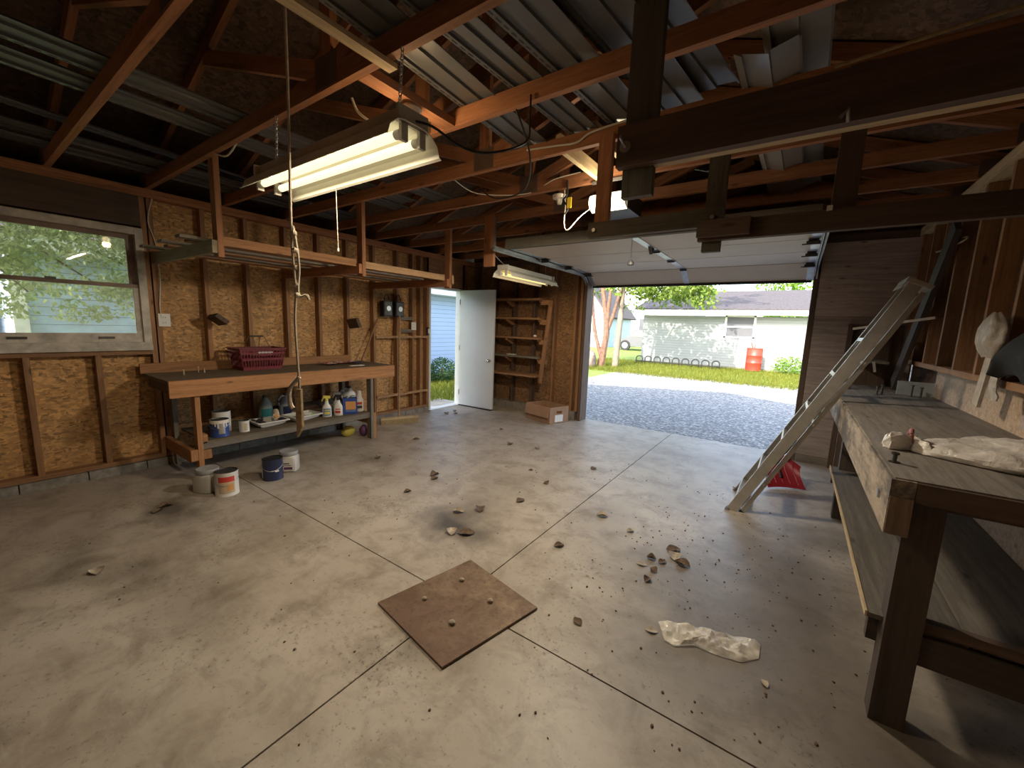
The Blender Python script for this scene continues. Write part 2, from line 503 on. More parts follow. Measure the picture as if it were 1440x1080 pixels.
class B:
    def __init__(s):
        s.v, s.f, s.m = [], [], []

    def add(s, vs, fs, m=0):
        o = len(s.v)
        s.v += [Vector(p) for p in vs]
        s.f += [tuple(i + o for i in f) for f in fs]
        s.m += [m] * len(fs)
        return s

    def box(s, x0, x1, y0, y1, z0, z1, m=0):
        vs = [(x, y, z) for z in (z0, z1) for y in (y0, y1) for x in (x0, x1)]
        return s.add(vs, [(0, 2, 3, 1), (4, 5, 7, 6), (0, 1, 5, 4), (2, 6, 7, 3), (0, 4, 6, 2), (1, 3, 7, 5)], m)

    def beam(s, p0, p1, a, b, up=(0, 0, 1), m=0):
        p0, p1 = Vector(p0), Vector(p1)
        d = (p1 - p0).normalized()
        sd = d.cross(Vector(up)).normalized() * a / 2
        u = sd.cross(d).normalized() * b / 2
        vs = [p + i * sd + j * u for p in (p0, p1) for (i, j) in ((-1, -1), (1, -1), (1, 1), (-1, 1))]
        return s.add(vs, [(0, 1, 2, 3), (7, 6, 5, 4), (0, 4, 5, 1), (1, 5, 6, 2), (2, 6, 7, 3), (3, 7, 4, 0)], m)

    def tube(s, pts, r, n=8, m=0, closed=False):
        pts = [Vector(p) for p in pts]
        k = len(pts)
        rs = r if isinstance(r, (list, tuple)) else [r] * k
        rings = []
        ref = Vector((0.13, 0.31, 0.94))
        for i, p in enumerate(pts):
            a = pts[(i - 1) % k] if (closed or i > 0) else p
            c = pts[(i + 1) % k] if (closed or i < k - 1) else p
            d = (c - a).normalized()
            x = d.cross(ref)
            if x.length < 0.05:
                x = d.cross(Vector((1, 0, 0)))
            x.normalize()
            y = d.cross(x)
            rings.append([p + rs[i] * (math.cos(2 * PI * j / n) * x + math.sin(2 * PI * j / n) * y) for j in range(n)])
        vs = [q for rg in rings for q in rg]
        fs = []
        for i in range(k if closed else k - 1):
            for j in range(n):
                a, b2 = i * n + j, i * n + (j + 1) % n
                c, d2 = ((i + 1) % k) * n + (j + 1) % n, ((i + 1) % k) * n + j
                fs.append((a, b2, c, d2))
        if not closed:
            fs.append(tuple(range(n))[::-1])
            fs.append(tuple((k - 1) * n + j for j in range(n)))
        return s.add(vs, fs, m)

    def lathe(s, prof, c=(0, 0, 0), n=24, m=0, sx=1, sy=1, cap=True, a0=0, a1=2 * PI):
        c = Vector(c)
        full = abs(a1 - a0 - 2 * PI) < 1e-6
        cols = n if full else n + 1
        vs = [c + Vector((r * math.cos(a0 + (a1 - a0) * j / n) * sx, r * math.sin(a0 + (a1 - a0) * j / n) * sy, z)) for (r, z) in prof for j in range(cols)]
        fs = []
        for i in range(len(prof) - 1):
            for j in range(n):
                j2 = (j + 1) % cols
                fs.append((i * cols + j, i * cols + j2, (i + 1) * cols + j2, (i + 1) * cols + j))
        if cap and full:
            fs.append(tuple(range(n))[::-1])
            fs.append(tuple((len(prof) - 1) * n + j for j in range(n)))
        return s.add(vs, fs, m)

    def prism(s, poly, f, d, m=0):
        """poly: 2D list; f maps (u,v,w) to 3D; extruded w from 0 to d"""
        n = len(poly)
        vs = [f(u, v, 0) for u, v in poly] + [f(u, v, d) for u, v in poly]
        fs = [tuple(range(n)), tuple(range(2 * n - 1, n - 1, -1))]
        fs += [(i, i + n, (i + 1) % n + n, (i + 1) % n) for i in range(n)]
        return s.add(vs, fs, m)

    def sphere(s, c, r, nu=16, nv=10, amp=0.0, fr=3.0, m=0, seed=0):
        c = Vector(c)
        r = Vector(r) if not isinstance(r, (int, float)) else Vector((r, r, r))
        vs = []
        for i in range(nv + 1):
            t = PI * i / nv
            for j in range(nu):
                p = 2 * PI * j / nu
                d = Vector((math.sin(t) * math.cos(p), math.sin(t) * math.sin(p), math.cos(t)))
                k = 1 + (amp * noise.fractal(d * fr + Vector((seed, seed, seed)), 1.0, 2.0, 4) if amp else 0)
                vs.append(c + Vector((d.x * r.x, d.y * r.y, d.z * r.z)) * k)
        fs = [(i * nu + j, (i + 1) * nu + j, (i + 1) * nu + (j + 1) % nu, i * nu + (j + 1) % nu) for i in range(nv) for j in range(nu)]
        return s.add(vs, fs, m)

    def grid(s, nx, ny, f, m=0, close=False):
        vs = [f(i / nx, j / ny) for j in range(ny + 1) for i in range(nx + 1)]
        fs = [(j * (nx + 1) + i, j * (nx + 1) + i + 1, (j + 1) * (nx + 1) + i + 1, (j + 1) * (nx + 1) + i) for j in range(ny) for i in range(nx)]
        return s.add(vs, fs, m)

    def build(s, name, mats, parent=None, smooth=False, origin=None):
        if isinstance(mats, str):
            mats = [mats]
        if origin is None:
            lo = [min(p[i] for p in s.v) for i in range(3)]
            hi = [max(p[i] for p in s.v) for i in range(3)]
            origin = Vector(((lo[0] + hi[0]) / 2, (lo[1] + hi[1]) / 2, lo[2]))
        origin = Vector(origin)
        me = bpy.data.meshes.new(name)
        me.from_pydata([p - origin for p in s.v], [], s.f)
        for k in mats:
            me.materials.append(MATS[k])
        me.polygons.foreach_set('material_index', s.m)
        if smooth:
            me.polygons.foreach_set('use_smooth', [True] * len(s.f))
            try:
                me.set_sharp_from_angle(angle=0.7)
            except Exception:
                pass
        me.update()
        o = bpy.data.objects.new(name, me)
        return reg(o, Matrix.Translation(origin), parent)


def board(name, p0, p1, a, b, mat, parent=None, up=(0, 0, 1)):
    """lumber from p0 to p1; a = size across, b = size along up; local X runs along the grain"""
    p0, p1 = Vector(p0), Vector(p1)
    d = (p1 - p0)
    L = d.length
    d.normalize()
    sd = Vector(up).cross(d).normalized()
    u = d.cross(sd).normalized()
    mb = B().box(-L / 2, L / 2, -a / 2, a / 2, -b / 2, b / 2)
    me = bpy.data.meshes.new(name)
    me.from_pydata(mb.v, [], mb.f)
    me.materials.append(MATS[mat])
    o = bpy.data.objects.new(name, me)
    c = (p0 + p1) / 2
    mt = Matrix(((d.x, sd.x, u.x, c.x), (d.y, sd.y, u.y, c.y), (d.z, sd.z, u.z, c.z), (0, 0, 0, 1)))
    return reg(o, mt, parent)


def lum(name, x0, x1, y0, y1, z0, z1, mat, parent=None):
    dx, dy, dz = x1 - x0, y1 - y0, z1 - z0
    cx, cy, cz = (x0 + x1) / 2, (y0 + y1) / 2, (z0 + z1) / 2
    if dx >= dy and dx >= dz:
        return board(name, (x0, cy, cz), (x1, cy, cz), dy, dz, mat, parent)
    if dy >= dz:
        return board(name, (cx, y0, cz), (cx, y1, cz), dx, dz, mat, parent)
    return board(name, (cx, cy, z0), (cx, cy, z1), dx, dy, mat, parent, up=(0, 1, 0))


def tag(o, label, cat, group=None, kind=None):
    o['label'] = label
    o['category'] = cat
    if group:
        o['group'] = group
    if kind:
        o['kind'] = kind
    return o


def thing(name, label, cat, loc, group=None, rz=0.0):
    o = bpy.data.objects.new(name, None)
    o.empty_display_size = 0.1
    reg(o, Matrix.Translation(Vector(loc)) @ Matrix.Rotation(rz, 4, 'Z'))
    return tag(o, label, cat, group)


def struct(o):
    o['kind'] = 'structure'
    return o


def sroot(name, loc=(0, 0, 0)):
    o = bpy.data.objects.new(name, None)
    reg(o, Matrix.Translation(Vector(loc)))
    return struct(o)


def dup(root, mat, label=None):
    """a copy of a thing with copies of its parts and sub-parts, placed by world matrix"""
    r = root.copy()
    COL.objects.link(r)
    r.matrix_basis = mat
    W[r.name] = mat
    if label:
        r['label'] = label
    for ch in [c for c in bpy.data.objects if c.parent == root]:
        k = ch.copy()
        COL.objects.link(k)
        k.parent = r
        W[k.name] = mat @ ch.matrix_basis
        for g in [c for c in bpy.data.objects if c.parent == ch]:
            q = g.copy()
            COL.objects.link(q)
            q.parent = k
    return r


# ================================================================== THE SETTING
XL, XLO = -4.95, -5.04          # stud face and sheathing face, window wall
XR, XRO = 0.90, 0.99
YF, YFO = 5.78, 5.87
YB = -1.7
ZP = 2.58                       # top of the plates = underside of the truss chords
# floor: four slabs with saw-cut joints between them
fb = B()
for (x0, x1) in ((-5.06, -1.344), (-1.336, 1.05)):
    for (y0, y1) in ((YB - 0.1, 1.476), (1.484, 6.02)):
        fb.box(x0, x1, y0, y1, -0.12, 0.0)
fb.box(-5.06, 1.05, YB - 0.1, 6.02, -0.13, -0.012)
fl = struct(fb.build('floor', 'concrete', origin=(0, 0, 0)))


def wall(name, sheath_boxes, mat, curb_boxes):
    b = B()
    for q in sheath_boxes:
        b.box(*q)
    o = struct(b.build(name, mat, origin=(0, 0, 0)))
    c = B()
    for q in curb_boxes:
        c.box(*q)
    if curb_boxes:
        c.build('block_curb', 'block', o, origin=(0, 0, 0))
    return o


WY0, WY1, WZ0, WZ1 = -0.05, 1.15, 1.15, 2.22     # window opening
DY0, DY1, DZ1 = 4.64, 5.44, 2.07                # side door opening
wl = wall('wall_left', [(XLO - 0.02, XLO, YB, WY0, 0.0, ZP), (XLO - 0.02, XLO, WY0, WY1, 0.0, WZ0), (XLO - 0.02, XLO, WY0, WY1, WZ1, ZP),
                        (XLO - 0.02, XLO, WY1, DY0, 0.0, ZP), (XLO - 0.02, XLO, DY0, DY1, DZ1, ZP), (XLO - 0.02, XLO, DY1, YFO, 0.0, ZP)],
          'osb', [])
cb = B()
y = YB
k = 0
while y < DY0 - 0.01:
    y2 = min(y + 0.39, DY0)
    cb.box(XLO, XL + 0.02, y + 0.004, y2 - 0.004, 0, 0.075 if y2 < 3.4 else 0.085)
    y = y2 + 0.0
cb.box(XLO, XL + 0.02, DY1, YF, 0, 0.08)
cb.build('block_curb', 'block', wl, origin=(0, 0, 0))
for y in (-1.2, -0.8, -0.4, 0.36, 0.765):
    lum('stud', XLO, XL, y, y + 0.038, 0.115, WZ0 - 0.05 if y > -0.1 else 2.50, 'stud', wl)
for y in (1.15, 1.20, 1.60, 1.985, 2.40, 2.79, 3.18, 3.59, 4.00, 4.30, 4.46, 4.60, 5.45, 5.55):
    lum('stud', XLO, XL, y, y + 0.038, 0.115, 2.50, 'stud', wl)
lum('sill_plate', XLO, XL, YB, DY0, 0.08, 0.118, 'stud', wl)
lum('top_plate', XLO, XL, YB, YF, 2.504, 2.542, 'fir', wl)
lum('top_plate', XLO, XL, YB, YF, 2.543, ZP, 'fir', wl)
lum('window_header', XLO + 0.01, XL, -0.10, 1.15, WZ1 + 0.02, 2.503, 'dark_wood', wl)
lum('rough_sill', XLO, XL + 0.005, -0.10, 1.15, WZ0 - 0.06, WZ0 - 0.022, 'stud', wl)
lum('door_header', XLO + 0.01, XL, DY0 - 0.04, DY1 + 0.05, DZ1 + 0.02, 2.503, 'stud', wl)
for (y0, y1, z0) in ((3.62, 4.62, 1.225), (3.62, 4.62, 0.345)):
    lum('nailer', XL, XL + 0.022, y0, y1, z0, z0 + 0.035, 'pine', wl)
for z0 in (1.31, 1.50):
    lum('blocking', XL - 0.06, XL - 0.005, 4.06, 4.30, z0, z0 + 0.05, 'grey_wood', wl)

# far wall (garage door wall) with gable
GX0, GX1, GZ = -2.69, 0.07, 2.16
wf = wall('wall_far', [(XLO - 0.02, GX0 - 0.05, YFO, YFO + 0.02, 0, ZP), (GX1 + 0.05, XRO + 0.02, YFO, YFO + 0.02, 0, ZP), (GX0 - 0.05, GX1 + 0.05, YFO, YFO + 0.02, GZ + 0.05, ZP)],
          'osb_brown', [(XL, GX0 - 0.1, YFO - 0.11, YFO, 0, 0.14), (GX1 + 0.1, XRO, YFO - 0.11, YFO, 0, 0.08)])
RIDGE = (-2.0, 3.80)
gb = B().prism([(XLO - 0.02, ZP), (XRO + 0.1, ZP), (XRO + 0.1, 2.74), (RIDGE[0], RIDGE[1] - 0.02), (XLO - 0.02, 2.74)], lambda u, v, w: (u, YFO + w, v), 0.02)
gb.build('gable_sheathing', 'osb_brown', wf, origin=(0, 0, 0))
for x in (-4.90, -4.50, -4.07, -3.66, -3.27, -2.90, -2.80):
    lum('stud', x, x + 0.038, YF, YFO, 0.14, 2.50, 'stud' if x > -3.3 else 'dark_wood', wf)
for x in (-3.6, -2.8, -2.0, -1.2, -0.4):
    lum('stud', x, x + 0.038, YF, YFO, ZP, 3.05, 'stud', wf)
lum('top_plate', XL, XR, YF, YFO, 2.504, ZP, 'dark_wood', wf)
lum('door_header', GX0 - 0.1, GX1 + 0.1, YF - 0.0, YFO, 2.215, 2.50, 'dark_wood', wf)
lum('door_jamb', GX0 - 0.055, GX0 - 0.005, YF - 0.01, 6.0, 0, GZ + 0.04, 'dark_wood', wf)
lum('door_jamb', GX1 + 0.005, GX1 + 0.055, YF - 0.01, 6.0, 0, GZ + 0.04, 'dark_wood', wf)
B().box(GX1 + 0.06, XR + 0.08, YF - 0.015, YF, 0.09, 1.70).build('lower_panel', 'brown_ply', wf)
B().box(GX1 + 0.06, XR + 0.08, YF - 0.014, YF, 1.705, 2.50).build('upper_panel', 'brown_ply', wf)
lum('base_board', GX1 + 0.06, XR, YF - 0.05, YF - 0.015, 0.0, 0.09, 'grey_wood', wf)
# the cladding outside
ob = B()
ob.box(XLO - 0.06, GX0 - 0.06, 5.90, 6.0, -0.1, ZP)
ob.box(GX1 + 0.06, XRO + 0.06, 5.90, 6.0, -0.1, ZP)
ob.build('outer_cladding', 'white_siding', wf, origin=(0, 0, 0))

# bench wall
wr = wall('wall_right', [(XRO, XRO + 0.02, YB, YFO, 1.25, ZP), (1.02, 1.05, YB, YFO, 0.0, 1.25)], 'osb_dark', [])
B().box(1.0, 1.02, YB, 4.85, 0.0, 1.245).build('plywood_panel', 'panel_wood', wr)
lum('panel_ledge', XR, 1.02, YB, YFO, 1.246, 1.284, 'stud', wr)
for y in (-1.0, -0.6, -0.2, 0.2, 0.6, 1.0, 1.4, 1.8, 2.2, 2.62, 3.21, 3.60, 4.02, 4.43, 4.84, 5.25, 5.66):
    lum('stud', XR, XRO, y, y + 0.038, 1.284, 2.50, 'stud', wr)
lum('top_plate', XR - 0.01, XRO, YB, YF, 2.504, ZP, 'pale_pine', wr)
wb = wall('wall_back', [(XLO - 0.02, 1.05, YB - 0.02, YB, 0, ZP)], 'osb_brown', [])
B().prism([(XLO - 0.02, ZP), (XRO + 0.1, ZP), (XRO + 0.1, 2.74), (RIDGE[0], RIDGE[1] - 0.02), (XLO - 0.02, 2.74)], lambda u, v, w: (u, YB - w, v), 0.02).build('gable_sheathing', 'osb_brown', wb, origin=(0, 0, 0))
# roof deck
rb = B()


def roof_z(x):
    return 2.72 + (3.05 - abs(x - RIDGE[0])) * (RIDGE[1] - 2.72) / 3.05


for (xa, xb) in ((-5.45, -2.0), (-2.0, 1.45)):
    vs = [(x, y, roof_z(x) + dz) for dz in (0, 0.03) for (x, y) in ((xa, YB - 0.3), (xb, YB - 0.3), (xb, 6.35), (xa, 6.35))]
    rb.add(vs, [(3, 2, 1, 0), (4, 5, 6, 7), (0, 1, 5, 4), (1, 2, 6, 5), (2, 3, 7, 6), (3, 0, 4, 7)])
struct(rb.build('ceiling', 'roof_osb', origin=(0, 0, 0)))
# eaves closed with a soffit board between roof and plates
eb = B()
eb.box(-5.45, XLO - 0.02, YB - 0.3, 6.3, 2.52, 2.56).box(XRO + 0.02, 1.45, YB - 0.3, 6.3, 2.52, 2.56)
eb.box(-5.47, -5.45, YB - 0.3, 6.35, 2.5, 2.66).box(1.45, 1.47, YB - 0.3, 6.35, 2.5, 2.66)
struct(eb.build('trim_1', 'outer_white', origin=(0, 0, 0)))
eo = B().box(XLO - 0.06, XLO - 0.022, YB, WY0 - 0.05, -0.1, 2.52).box(XLO - 0.06, XLO - 0.022, WY1 + 0.05, DY0 - 0.05, -0.1, 2.52).box(XLO - 0.06, XLO - 0.022, DY1 + 0.05, 5.9, -0.1, 2.52)
eo.box(XLO - 0.06, XLO - 0.022, WY0 - 0.05, WY1 + 0.05, -0.1, WZ0 - 0.05).box(XLO - 0.06, XLO - 0.022, WY0 - 0.05, WY1 + 0.05, WZ1 + 0.05, 2.52)
eo.build('outer_cladding', 'white_siding', wl, origin=(0, 0, 0))

# window_1 : double hung
wn = sroot('window_1', (XL, 0.55, WZ0))
f = B()
f.box(-5.07, -4.925, WY0, WY0 + 0.055, WZ0, WZ1).box(-5.07, -4.925, WY1 - 0.055, WY1, WZ0, WZ1)
f.box(-5.07, -4.928, WY0 + 0.0555, WY1 - 0.0555, WZ1 - 0.06, WZ1 - 0.001).box(-5.07, -4.915, WY0 + 0.0555, WY1 - 0.0555, WZ0, WZ0 + 0.055).box(-4.924, -4.912, WY0, WY1, WZ0 - 0.02, WZ0 + 0.03)
f.build('window_frame', 'old_white_paint', wn)
f = B()
a, c = WY0 + 0.0555, WY1 - 0.0555
f.box(-5.03, -4.99, a, a + 0.05, 1.69, 2.16).box(-5.03, -4.99, c - 0.05, c, 1.69, 2.16).box(-5.03, -4.99, a + 0.05, c - 0.05, 2.12, 2.16)
f.box(-5.03, -4.99, a + 0.05, c - 0.05, 1.69, 1.72)
us = f.build('upper_sash', 'sash_brown', wn)
f = B()
f.box(-4.985, -4.945, a, a + 0.04, 1.205, 1.69).box(-4.985, -4.945, c - 0.04, c, 1.205, 1.69).box(-4.985, -4.945, a + 0.04, c - 0.04, 1.205, 1.285)
ls = f.build('lower_sash', 'old_white_paint', wn)
B().box(-4.985, -4.942, a, c, 1.69, 1.722).build('meeting_rail', 'sash_brown', wn)
B().box(-5.012, -5.008, a + 0.05, c - 0.05, 1.72, 2.13).build('upper_pane', 'window_glass', wn)
B().box(-4.967, -4.963, a + 0.04, c - 0.04, 1.285, 1.69).build('lower_pane', 'window_glass', wn)
B().box(-4.942, -4.92, 0.53, 0.59, 1.715, 1.735).build('sash_lock', 'dark_steel', wn)
for y0 in (0.30, 0.80):
    B().box(-4.945, -4.935, y0, y0 + 0.10, 1.235, 1.255).build('sash_lift', 'dark_steel', wn)

# door_1 : white side door standing open
d1 = sroot('door_1', (XL, 5.4, 0))
f = B()
f.box(-5.07, -4.93, DY0, DY0 + 0.035, 0, DZ1).box(-5.07, -4.93, DY1 - 0.035, DY1, 0, DZ1).box(-5.07, -4.93, DY0, DY1, DZ1 - 0.035, DZ1)
f.box(-5.09, -4.93, DY0, DY1, -0.02, 0.012)
f.build('door_frame', 'white_paint', d1)
lf = board('door_leaf', (-4.93, 5.385, 1.035), (-4.19, 5.42, 1.035), 0.04, 2.03, 'door_white', d1)
B().box(-4.93, -4.19, 5.36, 5.43, 0.004, 0.02).build('door_sweep', 'black_rubber', d1)
kb = B()
for sy in (-1, 1):
    kb.tube([(-4.265, 5.417 + sy * 0.02, 0.865), (-4.265, 5.417 + sy * 0.028, 0.865)], 0.032, 14)
    kb.tube([(-4.265, 5.417 + sy * 0.028, 0.865), (-4.265, 5.417 + sy * 0.05, 0.865)], 0.012, 10)
    kb.sphere((-4.265, 5.417 + sy * 0.07, 0.865), (0.028, 0.026, 0.028), 14, 8)
kb.build('door_knob', 'chrome', d1, True)
hb = B()
for z in (0.25, 1.05, 1.85):
    hb.tube([(-4.928, 5.36, z - 0.045), (-4.928, 5.36, z + 0.045)], 0.009, 8)
hb.build('hinge', 'galvanized', d1)

# door_2 : sectional garage door, rolled up overhead
d2 = sroot('door_2', (-1.31, 5.0, 2.3))


def gpos(s):
    """distance s from the bottom edge along the door -> (y,z) of the inner face"""
    pts = [(5.93, 2.125), (5.66, 2.285), (5.02, 2.300), (4.40, 2.305), (3.66, 2.31)]
    acc = 0
    for i in range(len(pts) - 1):
        a, b = Vector(pts[i]), Vector(pts[i + 1])
        L = (b - a).length
        if s <= acc + L or i == len(pts) - 2:
            q = a + (b - a) * ((s - acc) / L)
            return q.x, q.y, (b - a).normalized()
        acc += L


for (s0, s1) in ((0, 0.307), (0.319, 0.939), (0.951, 1.559), (1.571, 2.30)):
    y0, z0, dr = gpos(s0 + 1e-4)
    y1, z1, _ = gpos(s1 - 1e-4)
    nrm = Vector((-dr.y, dr.x))
    if nrm.y < 0:
        nrm = -nrm
    t = nrm * 0.045
    vs = [(x, yy + o * t.x, zz + o * t.y) for x in (GX0 + 0.02, GX1 - 0.02) for (yy, zz, o) in ((y0, z0, 0), (y1, z1, 0), (y1, z1, 1), (y0, z0, 1))]
    p = B().add(vs, [(0, 1, 2, 3), (7, 6, 5, 4), (0, 4, 5, 1), (1, 5, 6, 2), (2, 6, 7, 3), (3, 7, 4, 0)])
    p.build('door_section', 'garage_door_white', d2)
    for x in (GX0 + 0.03, -1.31, GX1 - 0.03):
        q = B().beam((x, y0, z0 - 0.004), (x, y1, z1 - 0.004), 0.07, 0.008)
        q.build('stile', 'galvanized', d2)
for s in (0.31, 0.945, 1.565):
    y, z, _ = gpos(s)
    for x in (GX0 + 0.05, -1.31, GX1 - 0.05):
        q = B().box(x - 0.035, x + 0.035, y - 0.06, y + 0.06, z - 0.014, z - 0.007)
        q.tube([(x - 0.04, y, z - 0.02), (x + 0.04, y, z - 0.02)], 0.009, 8)
        if abs(x + 1.31) > 0.2:
            sg = -1 if x < -1 else 1
            q.box(x - 0.05, x + 0.05, y - 0.025, y - 0.005, z - 0.05, z - 0.02)
            q.tube([(x - sg * 0.08, y - 0.015, z - 0.045), (x + sg * 0.05, y - 0.015, z - 0.045)], 0.006, 6)
        q.build('hinge', 'dark_steel', d2)
B().box(GX0 + 0.01, GX1 - 0.01, 5.925, 5.955, 2.095, 2.13).build('bottom_seal', 'black_rubber', d2)
lum('top_strut', GX0 + 0.02, GX1 - 0.03, 3.60, 3.655, 2.285, 2.385, 'olive_board', d2)
for x, sg in ((GX0 - 0.03, -1), (GX1 + 0.03, 1)):
    pts = [(x, 3.45, 2.275)]
    pts += [(x, 5.55, 2.262)] + [(x, 5.55 + 0.30 * math.sin(t), 1.96 + 0.302 * math.cos(t)) for t in (0.3, 0.6, 0.9, 1.2, 1.5)] + [(x, 5.86, 1.5), (x, 5.865, 0.05)]
    q = B()
    for i in range(len(pts) - 1):
        q.beam(pts[i], pts[i + 1], 0.012, 0.055, (0, 1, 0) if i > 5 else (0, 0, 1))
        a2, b2 = Vector(pts[i]), Vector(pts[i + 1])
        q.beam(a2 + Vector((-sg * 0.02, 0, 0)), b2 + Vector((-sg * 0.02, 0, 0)), 0.008, 0.02, (0, 1, 0) if i > 5 else (0, 0, 1))
    tr = q.build('door_track', 'galvanized', None)
    tag(tr, 'galvanized curved track for the garage door beside the OSB wall and box' if sg < 0 else 'galvanized curved track for the garage door beside the ladder and brown panels', 'door track', 'garage door tracks')
    B().beam((x + sg * 0.012, 3.5, 2.285), (x + sg * 0.012, 3.5, 2.60), 0.004, 0.03, (0, 1, 0)).build('hanger_strap', 'galvanized', tr)

# ------------------------------------------------------------------ trusses
TL = ['roof truss over the window end of the room, first of the row', 'roof truss carrying the bright twin-tube light', 'roof truss next beyond the bright twin-tube light, orange in its glow',
      'roof truss with the short red post of the grey cross board', 'roof truss crossing behind the opener motor light', 'roof truss over the hanging post of the small amber light',
      'roof truss second from the garage door wall', 'roof truss just inside the garage door wall']
TY = [0.60, 1.20, 1.80, 2.40, 3.00, 3.60, 4.20, 4.80, 5.40]
for i, y in enumerate(TY):
    tone = 'fir'
    lab = TL[i] if i < 6 else ('roof truss above the rolled-up garage door, third from the door wall' if i == 6 else TL[i - 1])
    t = thing('roof_truss', lab, 'roof truss', (RIDGE[0], y + 0.019, ZP), 'wooden roof trusses')
    yc = y + 0.019
    board('bottom_chord', (-5.25, yc, ZP + 0.0445), (1.25, yc, ZP + 0.0445), 0.038, 0.089, tone, t)
    dz = 0.06
    for sx in (-1, 1):
        board('top_chord', (RIDGE[0] + sx * 3.35, yc, roof_z(RIDGE[0] + sx * 3.35) - dz), (RIDGE[0], yc, RIDGE[1] - dz), 0.038, 0.089, tone, t)
        x1 = RIDGE[0] + sx * 1.45
        board('web', (RIDGE[0] + sx * 0.06, yc, ZP + 0.10), (x1, yc, roof_z(x1) - 0.11), 0.036, 0.086, tone, t)
        B().box(RIDGE[0] + sx * 3.0 - 0.12, RIDGE[0] + sx * 3.0 + 0.12, yc - 0.0205, yc + 0.0205, ZP + 0.01, ZP + 0.12).build('gusset_plate', 'dull_plate', t)
    board('king_post', (RIDGE[0], yc, ZP + 0.10), (RIDGE[0], yc, RIDGE[1] - 0.12), 0.037, 0.086, tone, t, up=(1, 0, 0))
    B().box(RIDGE[0] - 0.09, RIDGE[0] + 0.09, yc - 0.021, yc + 0.021, ZP + 0.01, ZP + 0.15).build('gusset_plate', 'dull_plate', t)

# cross pieces up among the trusses
tag(lum('blocking_board', -1.80, -1.715, 1.24, 1.80, ZP, ZP + 0.04, 'fir'), 'red-brown board bridging two trusses behind the twin-tube light, holding the bare bulb', 'board')
tag(lum('furring_strip', -1.60, -1.545, 0.58, 1.26, ZP - 0.022, ZP - 0.001, 'pale_pine'), 'pale pine strip nailed across trusses beside the pull rope', 'board')
tag(board('opener_support_board', (-1.40, 2.42, 2.66), (-1.36, 3.03, 2.63), 0.038, 0.089, 'pale_pine'), 'yellow pine board between trusses above the opener motor, nearer the window wall', 'board', 'yellow boards over the opener')
tag(board('opener_support_board', (-1.17, 2.44, 2.69), (-1.13, 3.03, 2.69), 0.038, 0.089, 'pale_pine'), 'yellow pine board between trusses behind the hanging red post, nearer the bench', 'board', 'yellow boards over the opener')

# stored siding panels on the chords
PROF = [(0, 0.0), (0.032, 0.0), (0.034, 0.012), (0.044, 0.013), (0.135, 0.004), (0.139, 0.016), (0.236, 0.004), (0.238, -0.008), (0.246, -0.008)]


def siding(p0, p1, label, w=1.0, roll=0.0, droop=0.0, flip=False, grp='grey siding panels stored on the trusses', mat='grey_siding', arc=0.0):
    p0, p1 = Vector(p0), Vector(p1)
    d = (p1 - p0).normalized()
    sd = d.cross(Vector((0, 0, 1))).normalized()
    sd = (Matrix.Rotation(roll, 3, d) @ sd)
    up = sd.cross(d)
    if flip:
        sd = -sd
    b = B()
    n = 10
    L = (p1 - p0).length
    P = [(u - 0.123, v) for u, v in PROF]
    vs = []
    for s in (0, 1):
        for i in range(n + 1):
            q = p0 + d * (L * i / n)
            dr = droop * (max(0, (1 - i / n) - 0.55) / 0.45) ** 2 if droop else 0
            for (u, v) in P:
                vs.append(q + sd * (u * w) + up * (v + 0.0014 * s + arc * (0.015 - u * u)) - Vector((0, 0, dr)))
    k = len(P)
    m = (n + 1) * k
    fs = []
    for i in range(n):
        for j in range(k - 1):
            a = i * k + j
            fs.append((a, a + 1, a + k + 1, a + k))
            fs.append((m + a, m + a + k, m + a + k + 1, m + a + 1))
    for i in range(n):
        a = i * k
        fs.append((a, a + k, m + a + k, m + a))
        a = i * k + k - 1
        fs.append((a, m + a, m + a + k, a + k))
    for j in range(k - 1):
        fs.append((j, m + j, m + j + 1, j + 1))
        a = n * k + j
        fs.append((a, a + 1, m + a + 1, m + a))
    b.add(vs, fs)
    s = 0.03
    while s < L - 0.05:
        q = p0 + d * s + sd * (-0.110 * w) + up * 0.0002
        i = s / L
        dr = droop * (max(0, (1 - i) - 0.55) / 0.45) ** 2 if droop else 0
        q = q - Vector((0, 0, dr))
        b.beam(q, q + d * 0.03, 0.006, 0.0034, up, 1)
        s += 0.05
    o = b.build('siding_panel', [mat, 'label_dark'])
    return tag(o, label, 'siding panel', grp)


zt = ZP + 0.0905
siding((-2.92, -0.6, zt), (-2.98, 3.1, zt), 'long grey siding panel on the trusses nearest the pull rope')
siding((-3.20, -0.7, zt), (-3.36, 2.9, zt + 0.002), 'long grey siding panel second in from the pull rope')
siding((-3.86, -0.5, zt + 0.03), (-4.30, 1.9, zt + 0.03), 'short skewed siding panel lying across the trusses above the window', roll=0.12)
siding((-4.36, -0.4, zt + 0.004), (-4.42, 3.0, zt + 0.004), 'grey siding panel on the trusses close to the window wall')
siding((-4.66, -0.4, zt), (-4.66, 3.0, zt), 'grey siding panel tight along the plate of the window wall')
siding((-3.62, 2.2, zt), (-3.60, 3.2, zt), 'short grey siding panel ending above the overhead rack')
siding((-1.50, 0.9, zt), (-1.60, 2.6, zt), 'grey siding panel showing its slotted hem above the bare bulb')
siding((-1.28, 0.8, zt), (-1.21, 2.43, zt), 'narrow grey siding panel above the bulb and the black cord', w=0.8)
siding((-1.04, 0.8, zt + 0.002), (-0.90, 2.85, zt + 0.002), 'broad grey siding panel beside the dark hanger post, inner of two')
siding((-0.84, 0.95, zt + 0.035), (-0.66, 2.55, zt + 0.035), 'grey siding panel on top of the pile beside the dark hanger post')
